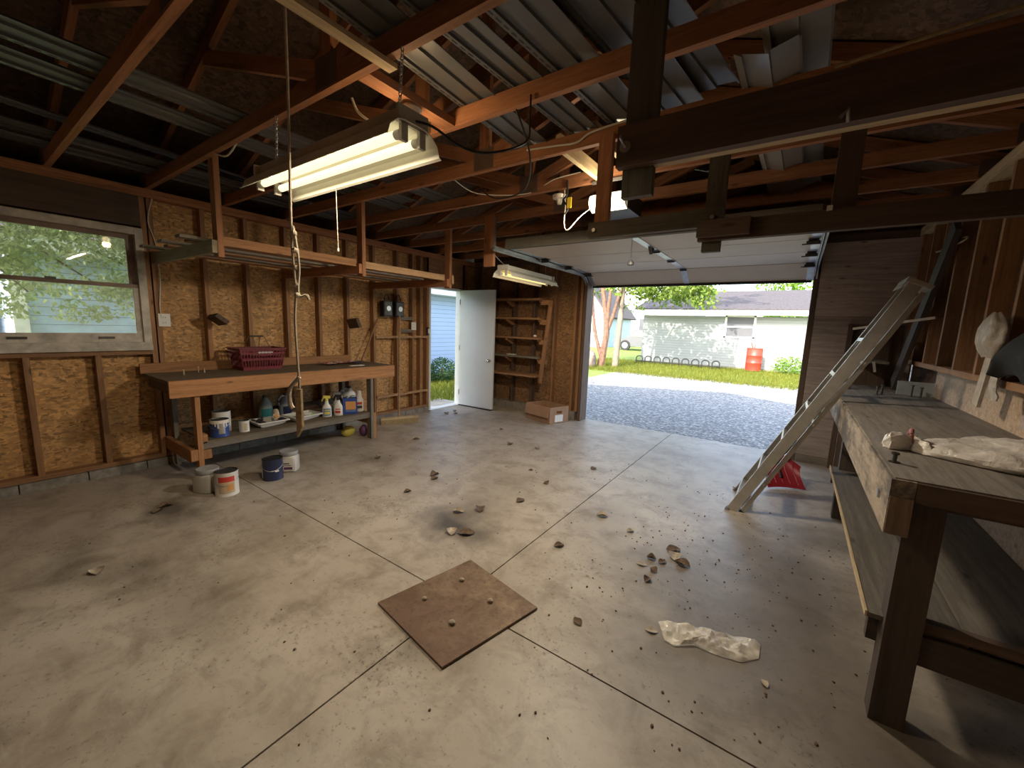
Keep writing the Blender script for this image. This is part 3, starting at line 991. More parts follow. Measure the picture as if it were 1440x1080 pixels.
siding((-0.74, 0.95, zt + 0.055), (-0.50, 2.45, zt + 0.055), 'grey siding panel whose end shows beyond the dark hanger post')
siding((-0.245, 2.12, zt + 0.012), (-0.22, 4.3, zt + 0.012), 'siding end showing over the big beam, lower of the two curled ends', arc=-3.0, mat='silver_siding')
siding((-0.15, 1.98, zt + 0.075), (-0.11, 4.3, zt + 0.075), 'siding end showing over the big beam, taller of the two curled ends', arc=-3.0, mat='silver_siding')
tag(B().box(-4.12, -3.86, 0.10, 0.30, ZP + 0.145, ZP + 0.175).build('folded_cloth', 'magenta'), 'magenta cloth on the siding above the window', 'cloth')

# ------------------------------------------------------------------ hanging frames overhead
hb = thing('hanging_beam', 'long dark beam bolted to a drop post under the curled siding', 'beam', (-0.1, 1.65, 2.1))
lum('beam_plank', -0.66, 1.0, 1.60, 1.638, 2.105, 2.255, 'dark_wood', hb)
lum('drop_post', -0.645, -0.525, 1.64, 1.675, 2.0, 3.15, 'olive_board', hb)
lum('lit_underside', -0.55, 0.9, 1.639, 1.675, 2.105, 2.135, 'pale_pine', hb)  # pale wood stands for light reflected onto the beam's underside
bo = B().tube([(-0.625, 1.595, 2.175), (-0.625, 1.60, 2.175)], 0.022, 12).tube([(-0.625, 1.54, 2.19), (-0.625, 1.60, 2.175)], 0.006, 8)
bo.build('bolt', 'galvanized', hb)
B().tube([(0.035, 1.59, 2.125), (0.03, 1.57, 2.11), (0.045, 1.575, 2.13), (0.05, 1.59, 2.10)], 0.006, 6).build('bent_nail', 'galvanized', hb)

hf = thing('hanging_cross_board', 'short dark grey board hung level from two posts under the trusses', 'hanging frame', (-0.74, 2.35, 2.01))
lum('cross_board', -1.10, -0.375, 2.31, 2.348, 2.012, 2.10, 'olive_board', hf)
lum('drop_post', -1.08, -0.995, 2.349, 2.387, 2.03, 2.60, 'fir', hf)
lum('drop_post', -0.465, -0.375, 2.349, 2.387, 2.03, 2.60, 'olive_board', hf)
for x in (-1.06, -0.42):
    B().tube([(x, 2.30, 2.055), (x, 2.31, 2.055)], 0.011, 10).build('bolt', 'galvanized', hf)
hr = thing('hanging_rail', 'long low dark rail running from the grey cross board to the bench wall', 'hanging frame', (0.2, 2.3, 1.93))
lum('rail', -0.47, 0.895, 2.26, 2.298, 1.932, 2.022, 'dark_wood', hr)
lum('drop_post', 0.055, 0.14, 2.299, 2.337, 1.96, 2.60, 'dark_wood', hr)
lum('end_plate', -0.47, -0.24, 2.225, 2.26, 1.945, 2.022, 'dark_wood', hr)
lum('end_block', -0.455, -0.37, 2.30, 2.338, 1.885, 2.008, 'olive_board', hr)
B().box(0.04, 0.06, 2.25, 2.26, 2.015, 2.035).build('white_tag', 'white_plastic', hr)

# post that carries the small light
tag(lum('hanging_post', -2.93, -2.80, 3.56, 3.598, 2.11, 2.66, 'fir'), 'short red-brown post hanging over the end of the garage door track', 'post')

# ------------------------------------------------------------------ overhead rack
rk = thing('overhead_rack', 'wooden storage rack hung from trusses above the workbench', 'storage rack', (-4.2, 2.4, 1.9))
for y in (1.24, 2.44, 3.64):
    lum('hanger_post', -3.61, -3.525, y, y + 0.038, 1.90, 2.66, 'fir', rk)
lum('cross_arm', -4.95, -3.53, 1.205, 1.24, 1.925, 2.015, 'treated_wood', rk)
lum('cross_arm', -4.95, -3.53, 2.405, 2.44, 1.925, 2.015, 'fir', rk)
lum('cross_arm', -4.95, -3.53, 3.605, 3.64, 1.915, 2.005, 'fir', rk)
lum('front_rail', -3.60, -3.565, 1.28, 2.40, 1.99, 2.055, 'bench_wood', rk)
lum('front_rail', -3.60, -3.565, 2.48, 3.60, 1.985, 2.05, 'pine', rk)
for k, x in enumerate((-4.85, -4.62, -4.38, -4.14, -3.90, -3.74)):
    lum('slat', x, x + 0.10, 1.05 if k % 2 else 1.15, 3.70, 2.016, 2.036, 'grey_wood' if k % 2 else 'stud', rk)
lum('end_tab', -3.53, -3.50, 3.66, 3.69, 1.95, 2.05, 'pine', rk)

# ------------------------------------------------------------------ lamps


def chain(p0, p1, name, parent, n=16):
    p0, p1 = Vector(p0), Vector(p1)
    b = B()
    d = (p1 - p0) / n
    dn = d.normalized()
    for i in range(n):
        c = p0 + d * (i + 0.5)
        ax = Vector((1, 0, 0)) if i % 2 else Vector((0, 1, 0))
        ax = (ax - dn * ax.dot(dn)).normalized()
        h = d.length * 0.72
        pts = [c + dn * h * math.sin(t) + ax * 0.007 * math.cos(t) for t in [2 * PI * k / 8 for k in range(8)]]
        b.tube(pts, 0.0022, 4, closed=True)
    return b.build(name, 'galvanized', parent)


def shop_light(root, L, tubes, glow, energy, colr, mat_h='lamp_housing'):
    """built along local X at the root's origin (origin at reflector rim level)"""
    hw = 0.145
    prof = [(-hw, 0.0), (-hw + 0.012, 0.006), (-0.12, 0.045), (-0.085, 0.075), (-0.055, 0.085), (0.055, 0.085), (0.085, 0.075), (0.12, 0.045), (hw - 0.012, 0.006), (hw, 0.0)]
    o = W[root.name]

    def T(x, y, z):
        return o @ Vector((x, y, z))
    r = B()
    k = len(prof)
    vs = [T(x, y, z + s * 0.003) for s in (0, 1) for x in (-L / 2, L / 2) for (y, z) in prof]
    fs = []
    for j in range(k - 1):
        fs.append((j, k + j, k + j + 1, j + 1))
        fs.append((2 * k + j, 2 * k + j + 1, 3 * k + j + 1, 3 * k + j))
        fs.append((j, j + 1, 2 * k + j + 1, 2 * k + j))
        fs.append((k + j, 3 * k + j, 3 * k + j + 1, k + j + 1))
    fs += [(0, 2 * k, 3 * k, k), (k - 1, 2 * k - 1, 4 * k - 1, 3 * k - 1)]
    r.add(vs, fs).build('reflector', 'lamp_enamel', root)
    h = B()
    pts = [(-0.055, 0.089), (0.055, 0.089), (0.05, 0.14), (-0.05, 0.14)]
    h.prism(pts, lambda u, v, w: T(-L / 2 + 0.03 + w, u, v), L - 0.06)
    h.build('housing', mat_h, root)
    for sx in (-1, 1):
        e = B()
        x = sx * (L / 2 - 0.015)
        for (y0, y1, z0, z1) in ((-0.075, 0.075, 0.075, 0.14), (-0.062, -0.03, 0.012, 0.08), (0.03, 0.062, 0.012, 0.08)):
            vs = [T(x + a, yy, zz) for a in (-0.008, 0.008) for (yy, zz) in ((y0, z0), (y1, z0), (y1, z1), (y0, z1))]
            e.add(vs, [(0, 1, 2, 3), (7, 6, 5, 4), (0, 4, 5, 1), (1, 5, 6, 2), (2, 6, 7, 3), (3, 7, 4, 0)])
        e.build('end_bracket', mat_h, root)
    for y in ((-0.046, 0.046) if tubes == 2 else (0.046,)):
        t = B().tube([T(-L / 2 + 0.06, y, 0.042), T(L / 2 - 0.06, y, 0.042)], 0.018, 12)
        tb = t.build('fluorescent_tube', glow, root, True)
        for sx in (-1, 1):
            B().tube([T(sx * (L / 2 - 0.062), y, 0.042), T(sx * (L / 2 - 0.025), y, 0.042)], 0.0175, 12).build('tube_cap', 'white_plastic', tb, True)
    ld = bpy.data.lights.new('tube_light', 'AREA')
    ld.shape = 'RECTANGLE'
    ld.size = L - 0.16
    ld.size_y = 0.03
    ld.energy = energy
    ld.color = colr
    lo = bpy.data.objects.new('tube_light', ld)
    reg(lo, o @ Matrix.Translation((0, 0, 0.022)), root)


f1 = thing('shop_light', 'bright twin-tube fluorescent shop light hung on chains', 'fluorescent light', (-1.95, 1.17, 2.165), 'fluorescent shop lights')
shop_light(f1, 1.24, 2, 'tube_glow', 21, (1.0, 0.82, 0.56))
chain((-2.50, 1.20, ZP), (-2.50, 1.19, 2.305), 'chain', f1)
chain((-1.44, 1.20, ZP), (-1.44, 1.18, 2.305), 'chain', f1)
B().tube([(-2.10, 1.30, 2.20), (-2.10, 1.305, 1.86)], 0.0014, 5).tube([(-2.10, 1.305, 1.86), (-2.10, 1.305, 1.845)], 0.005, 6).build('pull_cord', 'white_cable', f1)
cp = [(-1.34, 1.18, 2.27), (-1.28, 1.22, 2.25), (-1.22, 1.30, 2.20), (-1.16, 1.38, 2.185), (-1.10, 1.50, 2.23), (-1.12, 1.66, 2.33), (-1.18, 1.76, 2.45), (-1.20, 1.79, 2.60)]


def smooth_path(pts, n=6):
    pts = [Vector(p) for p in pts]
    out = []
    for i in range(len(pts) - 1):
        p0, p1, p2, p3 = pts[max(i - 1, 0)], pts[i], pts[i + 1], pts[min(i + 2, len(pts) - 1)]
        for k in range(n):
            t = k / n
            out.append(0.5 * ((2 * p1) + (p2 - p0) * t + (2 * p0 - 5 * p1 + 4 * p2 - p3) * t * t + (3 * p1 - p0 - 3 * p2 + p3) * t ** 3))
    out.append(pts[-1])
    return out


B().tube(smooth_path(cp), 0.005, 6).build('power_cord', 'black_rubber', f1, True)

f2 = thing('shop_light', 'small amber fluorescent light under the red post near the wall shelves', 'fluorescent light', (-3.0, 4.58, 2.05), 'fluorescent shop lights', rz=PI / 2 + 0.05)
shop_light(f2, 1.24, 1, 'tube_glow_amber', 6, (1.0, 0.66, 0.28), 'lamp_enamel')
B().tube([(-2.97, 4.02, 2.185), (-2.93, 3.85, 2.22), (-2.88, 3.60, 2.30)], 0.004, 6).build('hook', 'galvanized', f2)
B().tube([(-3.02, 5.05, 2.185), (-3.02, 5.05, ZP)], 0.003, 5).build('hanging_wire', 'galvanized', f2)

lh = thing('bulb_holder', 'round bulb in a porcelain holder behind the twin-tube light', 'light bulb', (-1.76, 1.52, 2.44), 'ceiling bulb holders')
B().lathe([(0.052, 0.0), (0.055, 0.03), (0.04, 0.05)], (-1.76, 1.52, ZP - 0.05), 20).build('porcelain_base', 'porcelain', lh, True)
B().sphere((-1.76, 1.52, 2.487), 0.042, 16, 10).build('bulb', 'bulb_glow', lh, True)
ld = bpy.data.lights.new('bulb_light', 'POINT')
ld.energy = 5
ld.color = (1.0, 0.66, 0.34)
ld.shadow_soft_size = 0.045
reg(bpy.data.objects.new('bulb_light', ld), Matrix.Translation((-1.76, 1.52, 2.42)), lh)
l2 = thing('bulb_holder', 'white porcelain bulb holder without a bulb below the yellow tag', 'light bulb', (-1.74, 3.06, 2.50), 'ceiling bulb holders')
B().lathe([(0.016, -0.075), (0.022, -0.055), (0.026, -0.04), (0.055, -0.03), (0.06, -0.005), (0.04, 0.0)], (-1.74, 3.08, ZP - 0.02), 20).build('porcelain_base', 'porcelain', l2, True)

# ------------------------------------------------------------------ garage door opener
op = thing('garage_door_opener', 'garage door opener motor with a lit lens hung behind the red post', 'door opener', (-1.29, 3.05, 2.36))
B().box(-1.42, -1.14, 3.04, 3.36, 2.375, 2.50).build('motor_housing', 'dark_steel', op)
lb = B()
lb.grid(12, 6, lambda u, v: (-1.42 + 0.28 * u, 3.04 - 0.075 * math.sin(PI * min(1, max(0, v))) ** 0.5, 2.365 + 0.135 * v))
lb.build('light_lens', 'lens_glow', op, True)
ld = bpy.data.lights.new('opener_light', 'POINT')
ld.energy = 6
ld.color = (1.0, 0.82, 0.55)
ld.shadow_soft_size = 0.05
reg(bpy.data.objects.new('opener_light', ld), Matrix.Translation((-1.29, 2.90, 2.47)), op)
ld = bpy.data.lights.new('opener_downlight', 'SPOT')
ld.energy = 150
ld.color = (1.0, 0.86, 0.66)
ld.spot_size = math.radians(172)
ld.spot_blend = 0.35
ld.shadow_soft_size = 0.1
reg(bpy.data.objects.new('opener_downlight', ld), Matrix.Translation((-1.29, 2.955, 2.355)) @ Matrix.Rotation(math.radians(11), 4, 'Y'), op)
B().box(-1.325, -1.275, 3.36, 5.80, 2.395, 2.43).build('drive_rail', 'dark_steel', op)
st = B()
for x in (-1.40, -1.17):
    st.beam((x, 3.10, 2.50), (x, 3.10, 2.58), 0.004, 0.03, (0, 1, 0))
st.box(-1.41, -1.16, 2.985, 2.998, 2.56, 2.582)
st.build('mounting_strap', 'galvanized', op)
B().beam((-1.30, 4.35, 2.40), (-1.30, 4.22, 2.24), 0.03, 0.012).beam((-1.30, 4.12, 2.34), (-1.30, 4.22, 2.24), 0.03, 0.012).build('trolley_arm', 'dark_steel', op)
rc = B().tube([(-1.29, 3.62, 2.39), (-1.29, 3.62, 2.10)], 0.0025, 5)
rc.lathe([(0.004, 0), (0.03, -0.03), (0.032, -0.05), (0.02, -0.055)], (-1.29, 3.62, 2.10), 12, sy=0.6)
rc.build('release_cord', 'black_rubber', op)
rc = B().tube(smooth_path([(-1.42, 3.05, 2.42), (-1.50, 2.98, 2.33), (-1.58, 2.95, 2.24), (-1.63, 2.98, 2.30), (-1.66, 3.04, 2.46), (-1.68, 3.05, 2.58)]), 0.004, 6)
rc.build('power_cord', 'white_cable', op, True)
tg = thing('cord_bundle', 'black cord bundle with yellow tag hanging from the ceiling', 'cord', (-1.62, 2.98, 2.40))
B().tube(smooth_path([(-1.63, 2.994, 2.63), (-1.62, 2.985, 2.52), (-1.65, 2.98, 2.48), (-1.60, 2.98, 2.42), (-1.63, 2.98, 2.37)]), 0.008, 6).build('cord', 'black_rubber', tg, True)
B().box(-1.605, -1.57, 2.965, 2.975, 2.41, 2.49).build('tag', 'yellow_tape', tg)


def cable(pts, r, label, mat='white_cable', cat='cable', grp=None, name='electrical_cable'):
    return tag(B().tube(smooth_path(pts), r, 6).build(name, mat, None, True), label, cat, grp)


cable([(-1.62, 2.39, 2.64), (-1.4, 2.385, 2.62), (-1.25, 2.39, 2.61), (-1.15, 2.385, 2.645), (-0.9, 2.385, 2.66)], 0.006, 'pale cable stapled along the truss beside the hanging red post')
cable([(-3.45, 1.22, 2.59), (-3.3, 1.25, 2.55), (-3.1, 1.25, 2.62), (-2.95, 1.23, 2.67)], 0.006, 'pale cable looping off the truss at the rack post')
cable([(-2.0, 1.34, 2.60), (-1.97, 1.36, 2.53), (-1.9, 1.42, 2.49), (-1.80, 1.50, 2.53)], 0.007, 'pale cable drooping to the lit bulb holder')
cable([(-2.35, 2.45, 2.60), (-2.3, 2.7, 2.55), (-2.0, 2.99, 2.585), (-1.75, 2.99, 2.655), (-1.52, 3.005, 2.675)], 0.004, 'thin cable strung between trusses toward the opener')
cable([(-1.32, 1.82, 2.60), (-1.30, 1.95, 2.4), (-1.5, 2.2, 2.32), (-1.85, 2.36, 2.36), (-2.05, 2.40, 2.48)], 0.005, 'dark cord looping under the trusses past the twin-tube light', 'black_rubber')
cable([(-4.93, 1.24, 2.50), (-4.94, 1.20, 2.3), (-4.94, 1.24, 2.1), (-4.94, 1.25, 1.8), (-4.94, 1.23, 1.55), (-4.94, 1.235, 1.43)], 0.005, 'pale cable running down the stud to the outlet by the window')
cable([(0.89, 5.0, 2.23), (0.86, 4.8, 2.20), (0.885, 4.5, 2.19), (0.89, 4.2, 2.2), (0.93, 4.9, 2.3)], 0.006, 'loop of wire hung on the studs above the ladder', 'bristle', 'wire', name='wire_loop')
cable([(0.0, 1.592, 2.262), (0.3, 1.594, 2.285), (0.6, 1.594, 2.30), (0.98, 1.596, 2.31)], 0.005, 'brown cord draped along the top of the big beam', 'bristle', 'cord')

# ------------------------------------------------------------------ pull rope
rp = thing('pull_rope', 'knotted pale rope with a wooden handle hanging from the roof', 'rope', (-1.80, 0.91, 0.95))
pts = [(-1.775, 0.905, 3.05), (-1.78, 0.905, 2.4), (-1.786, 0.90, 2.0), (-1.79, 0.90, 1.78), (-1.785, 0.905, 1.6), (-1.79, 0.90, 1.45), (-1.785, 0.905, 1.17)]
B().tube(smooth_path(pts, 8), 0.006, 6).build('rope', 'rope', rp, True)
b = B()
kn = [(1.83, 0.012), (1.76, 0.018), (1.69, 0.012), (1.62, 0.014), (1.575, 0.02)]
for (z, dx) in kn:
    B().sphere((-1.785 + dx * 0.5, 0.905, z), (0.013, 0.013, 0.012), 8, 6, 0.2, 3, seed=z).build('rope_knot', 'rope', rp, True)
B().tube(smooth_path([(-1.787, 0.905, 1.86), (-1.777, 0.91, 1.80), (-1.768, 0.915, 1.70), (-1.774, 0.91, 1.60), (-1.765, 0.915, 1.57), (-1.735, 0.925, 1.575), (-1.725, 0.93, 1.555)]), 0.006, 6).build('loose_strand', 'rope', rp, True)
B().tube(smooth_path([(-1.785, 0.905, 1.22), (-1.80, 0.895, 1.20), (-1.825, 0.88, 1.16), (-1.825, 0.88, 1.10), (-1.815, 0.885, 1.075)]), 0.010, 6).build('rope_end', 'rope', rp, True)
hd = B().prism([(-0.022, -0.22), (0.006, -0.195), (0.026, -0.17), (0.024, 0.0), (-0.024, 0.0)], lambda u, v, w: (-1.785 + u * 0.42, 0.905 + u * 0.30 - w, 1.165 + v), 0.010)
hd.build('wooden_handle', 'pale_pine', rp)

# ------------------------------------------------------------------ small fittings on the OSB wall


def outlet(loc, label):
    x, y, z = loc
    t = thing('power_outlet', label, 'power outlet', loc, 'power outlets on the OSB wall')
    B().box(x, x + 0.012, y - 0.045, y + 0.045, z - 0.06, z + 0.06).build('cover_plate', 'white_plastic', t)
    s = B()
    for dz in (-0.024, 0.024):
        s.box(x + 0.012, x + 0.015, y - 0.018, y + 0.018, z + dz - 0.015, z + dz + 0.015, 0)
        for dy in (-0.007, 0.007):
            s.box(x + 0.015, x + 0.0155, y + dy - 0.0015, y + dy + 0.0015, z + dz - 0.005, z + dz + 0.007, 1)
    s.build('sockets', ['white_plastic', 'label_dark'], t)
    return t


outlet((XL, 1.255, 1.41), 'white outlet on the wall stud beside the window')
outlet((XL + 0.0, 4.32, 1.41), 'white outlet on the wall between grey blocking beside the door')
sw = thing('light_switch', 'small light switch on the stud at the door edge', 'switch', (XL, 4.615, 1.34))
B().box(XL, XL + 0.03, 4.595, 4.63, 1.27, 1.40).build('switch_box', 'dark_steel', sw)
B().box(XL + 0.03, XL + 0.036, 4.6, 4.625, 1.30, 1.37).build('cover_plate', 'white_plastic', sw)
for (y, lab) in ((3.775, 'black electric box on the wall, the one nearer the overhead rack post and window'), (3.985, 'black electric box on the wall with the pale face, above the broom handle')):
    t = thing('electric_box', lab, 'electric box', (XL, y, 1.55), 'black electric boxes')
    B().box(XL, XL + 0.09, y - 0.075, y + 0.075, 1.54, 1.76).build('enclosure', 'black_metal', t)
    q = B().box(XL + 0.09, XL + 0.096, y - 0.06, y + 0.06, 1.56, 1.745)
    q.build('cover', 'dark_steel', t)
    B().tube([(XL + 0.096, y, 1.655), (XL + 0.106, y, 1.655)], 0.037, 18).build('dial', 'galvanized', t, True)
    B().tube(smooth_path([(XL + 0.04, y - 0.03, 1.76), (XL + 0.05, y - 0.03, 1.82), (XL + 0.03, y + 0.03, 1.86), (XL + 0.03, y + 0.06, 1.78)]), 0.006, 6).build('conduit', 'black_rubber', t)
for (y, lab, rx) in ((1.66, 'dark wooden stub on the stud above the red basket', 0.9), (3.205, 'dark wooden stub tilted on the stud above the flag cloth', 0.35)):
    c = Vector((XL + 0.11, y, 1.42))
    u = Vector((0, -math.sin(rx), math.cos(rx)))
    tag(board('wooden_stub', (XL, y, 1.42), (XL + 0.22, y + (0.0 if rx > 0.5 else 0.0), 1.44), 0.042, 0.125, 'dark_wood', None, up=u), lab, 'wooden stub', 'wooden stubs on the studs')
cable([(XL - 0.02, 4.27, 2.50), (XL - 0.02, 4.26, 2.2), (XL - 0.02, 4.25, 1.9), (XL - 0.02, 4.28, 1.6), (XL - 0.02, 4.31, 1.47)], 0.005, 'cable running down to the outlet beside the door', 'dark_steel')

# ------------------------------------------------------------------ workbench along the window wall
ZB = 0.915
wbn = thing('workbench', 'long brown workbench under the overhead rack with paint cans on its shelf', 'workbench', (-4.6, 2.2, 0), 'workbenches')
lum('bench_top', XL + 0.0, -4.25, 1.06, 3.36, ZB - 0.03, ZB, 'bench_top_wood', wbn)
lum('apron', -4.25, -4.212, 1.06, 3.36, ZB - 0.145, ZB - 0.001, 'bench_wood', wbn)
lum('end_rail', XL, -4.25, 1.10, 1.138, ZB - 0.125, ZB - 0.03, 'dark_wood', wbn)
lum('backsplash', XL + 0.002, XL + 0.04, 1.04, 3.17, ZB, ZB + 0.09, 'bench_wood', wbn)
for (x0, y0) in ((-4.325, 1.235), (-4.325, 3.02), (-4.94, 1.235), (-4.94, 3.02)):
    lum('leg', x0, x0 + 0.085, y0, y0 + 0.038, 0, ZB - 0.03, 'bench_wood' if x0 > -4.5 and y0 < 2 else 'grey_wood', wbn)
    if x0 > -4.5:
        lum('leg_doubler', x0, x0 + 0.085, y0 + 0.04, y0 + 0.075, 0.345 if y0 < 2 else 0.0, 0.41 if y0 < 2 else 0.33, 'bench_wood', wbn)
lum('lower_shelf', -4.93, -4.262, 1.31, 3.02, 0.325, 0.343, 'bench_top_wood', wbn)
lum('shelf_rail', -4.30, -4.262, 1.275, 3.06, 0.272, 0.324, 'grey_wood', wbn)
for y0 in (1.18, 3.062):
    lum('end_brace', -4.94, -4.27, y0, y0 + 0.038, 0.17, 0.285, 'bench_wood', wbn)
lum('end_block', -4.268, -4.242, 1.275, 1.335, 0.185, 0.268, 'bench_wood', wbn)
lum('end_block', -4.268, -4.242, 1.18, 1.233, 0.185, 0.285, 'bench_wood', wbn)
lum('shelf_back', -4.945, -4.93, 2.05, 3.02, 0.36, 0.44, 'dark_wood', wbn)
SH = 0.344

# ---- red shopping basket
def basket(loc):
    x, y, z = loc
    t = thing('shopping_basket', 'dark red plastic shopping basket on the brown workbench', 'basket', loc)
    hx0, hy0, hx1, hy1, H = 0.125, 0.185, 0.15, 0.225, 0.225

    def P(s, u, h):
        k = h / H
        ax, ay = hx0 + (hx1 - hx0) * k, hy0 + (hy1 - hy0) * k
        return {0: (x + ax, y + u * ay, z + h), 1: (x - ax, y + u * ay, z + h), 2: (x + u * ax, y + ay, z + h), 3: (x + u * ax, y - ay, z + h)}[s]
    b = B()
    b.box(x - hx0, x + hx0, y - hy0, y + hy0, z, z + 0.008)
    for s in range(4):
        for (h0, h1) in ((0, 0.035), (0.10, 0.125), (0.165, 0.185), (0.205, H)):
            b.beam(P(s, -1, (h0 + h1) / 2), P(s, 1, (h0 + h1) / 2), 0.006, h1 - h0)
        n = 15 if s < 2 else 11
        for i in range(n + 1):
            u = -1 + 2 * i / n
            b.beam(P(s, u, 0.02), P(s, u, H - 0.01), 0.006, 0.009, (0, 1, 0) if s < 2 else (1, 0, 0))
    b.build('basket_body', 'basket_red', t)
    r = B()
    for s in range(4):
        r.beam(P(s, -1.05, H), P(s, 1.05, H), 0.028, 0.008)
    r.build('rim', 'basket_red', t)
    lp = B()
    a, c = Vector(P(0, -0.22, 0.150)), Vector(P(0, 0.42, 0.150))
    lp.beam(a + Vector((0.004, 0, 0.025)), c + Vector((0.004, 0, 0.025)), 0.006, 0.05)
    lp.build('name_plate', 'basket_red', t)
    lt = B()
    for i in range(12):
        q = a.lerp(c, (i + 0.5) / 12) + Vector((0.0085, 0, 0.034))
        lt.beam(q - Vector((0, 0.009, 0)), q + Vector((0, 0.008, 0)), 0.002, 0.012 if i % 3 else 0.018)
    lt.build('lettering', 'white_plastic', t)
    h = B()
    for sx in (-1, 1):
        tx = x + sx * 0.145
        h.tube([(tx, y - 0.075, z + H), (tx - sx * 0.10, y - 0.055, z + H + 0.125)], 0.003, 6)
        h.tube([(tx, y + 0.075, z + H), (tx - sx * 0.10, y + 0.055, z + H + 0.125)], 0.003, 6)
    h.build('wire_handle', 'galvanized', t)
    B().tube([(x, y - 0.065, z + H + 0.125), (x, y + 0.065, z + H + 0.125)], 0.008, 8).build('hand_grip', 'black_rubber', t)


basket((-4.75, 1.97, ZB + 0.001))
# flag
fg = B()


def flagp(u, v):
    y = 2.66 + 0.50 * u
    x = -4.80 + 0.20 * v + 0.03 * math.sin(9 * u)
    h = 0.012 + 0.022 * abs(noise.noise(Vector((u * 9, v * 5, 1.3)))) + 0.02 * max(0, math.sin(u * 16 + v * 3)) * (1 - abs(v - 0.5))
    return (x, y, ZB + h)


fg.grid(40, 14, flagp)
for i, fc in enumerate(fg.f):
    u, v = (i % 40) / 40, (i // 40) / 14
    fg.m[i] = 2 if u > 0.80 else (int(v * 7 + math.sin(u * 20) * 0.5) % 2)
tag(fg.build('flag_cloth', ['flag_red', 'flag_white', 'flag_blue'], None, True), 'crumpled red and white striped cloth with a blue corner on the workbench', 'cloth')
for (x, y, h, lab) in ((-4.62, 1.28, 0.05, 'short pale peg standing on the workbench at its outer corner'), (-4.74, 1.43, 0.06, 'pale peg standing on the workbench between the other two'), (-4.68, 1.46, 0.045, 'pale peg standing on the workbench closest to the basket')):
    tag(B().lathe([(0.006, 0), (0.006, h)], (x, y, ZB), 8).build('wooden_peg', 'pale_pine', None), lab, 'peg', 'pegs on the workbench')
tag(B().prism([(-0.09, -0.012), (0.08, -0.03), (0.10, 0.02), (-0.08, 0.015)], lambda u, v, w: (-4.42 + v, 2.95 + u, ZB + w), 0.006).build('paper_scrap', 'paper', None), 'pale scrap of paper on the workbench in front of the striped cloth', 'paper')

# ---- paint cans, tubs, bottles


def can(loc, r, h, body, label, top='galvanized', name='paint_can', cat='paint can', drips=None, labels=(), ang=0.0, bail=True, grp=None, lidcol=None, faces=None):
    x, y, z = loc
    t = thing(name, label, cat, loc, grp)
    B().lathe([(r, 0), (r, 0.004), (r * 0.985, 0.008), (r * 0.985, h - 0.012), (r * 1.01, h - 0.008), (r * 1.01, h)], loc, 28, cap=False).build('can_body', body, t, True)
    ld = B().lathe([(r * 0.99, h), (r * 0.93, h + 0.002), (r * 0.9, h - 0.006), (r * 0.82, h - 0.006), (0.001, h - 0.005)], loc, 28, cap=False)
    ld.build('lid', lidcol or top, t, True)
    for (a0, a1, z0, z1, mm) in labels:
        B().lathe([(r * 1.0, z0 * h), (r * 1.0, z1 * h)], loc, 12, cap=False, a0=ang + a0, a1=ang + a1).build('paper_label', mm, t)
    if drips:
        d = B()
        rr = random.Random(int(r * 1e4))
        for i in range(9):
            a = ang - 1.2 + i * 0.3
            L = rr.uniform(0.02, 0.08)
            d.lathe([(r * 1.02, h - L), (r * 1.025, h)], loc, 2, cap=False, a0=a, a1=a + 0.16)
        d.lathe([(r * 1.02, h - 0.03), (r * 1.025, h + 0.001)], loc, 28, cap=False)
        d.build('paint_drip', drips, t)
    if bail:
        pts = []
        for i in range(13):
            a = -PI / 2 + PI * i / 12
            pts.append((x + math.cos(ang) * (r * 1.04) * math.cos(a) - math.sin(ang) * (r * 1.04) * math.sin(a), y + math.sin(ang) * (r * 1.04) * math.cos(a) + math.cos(ang) * (r * 1.04) * math.sin(a), z + h * 0.78 - 0.30 * h * math.cos(a)))
        B().tube(pts, 0.0022, 5).build('bail_handle', 'galvanized', t)
    return t


CA = -0.55      # angle toward the viewer
can((-3.76, 1.27, 0), 0.085, 0.20, 'white_plastic', 'white paint can with red band label on the floor', labels=((-0.5, 0.9, 0.14, 0.62, 'label_tan'), (-0.5, 0.9, 0.62, 0.84, 'label_red'), (0.2, 0.8, 0.25, 0.55, 'label_orange')), ang=CA, lidcol='dark_steel', grp='paint containers on the floor')
can((-3.82, 1.66, 0), 0.085, 0.195, 'navy', 'navy blue paint can on the floor', labels=((-1.5, -1.05, 0.1, 0.68, 'paper'), (0.35, 0.75, 0.42, 0.48, 'paper')), ang=CA, lidcol='black_metal', grp='paint containers on the floor')


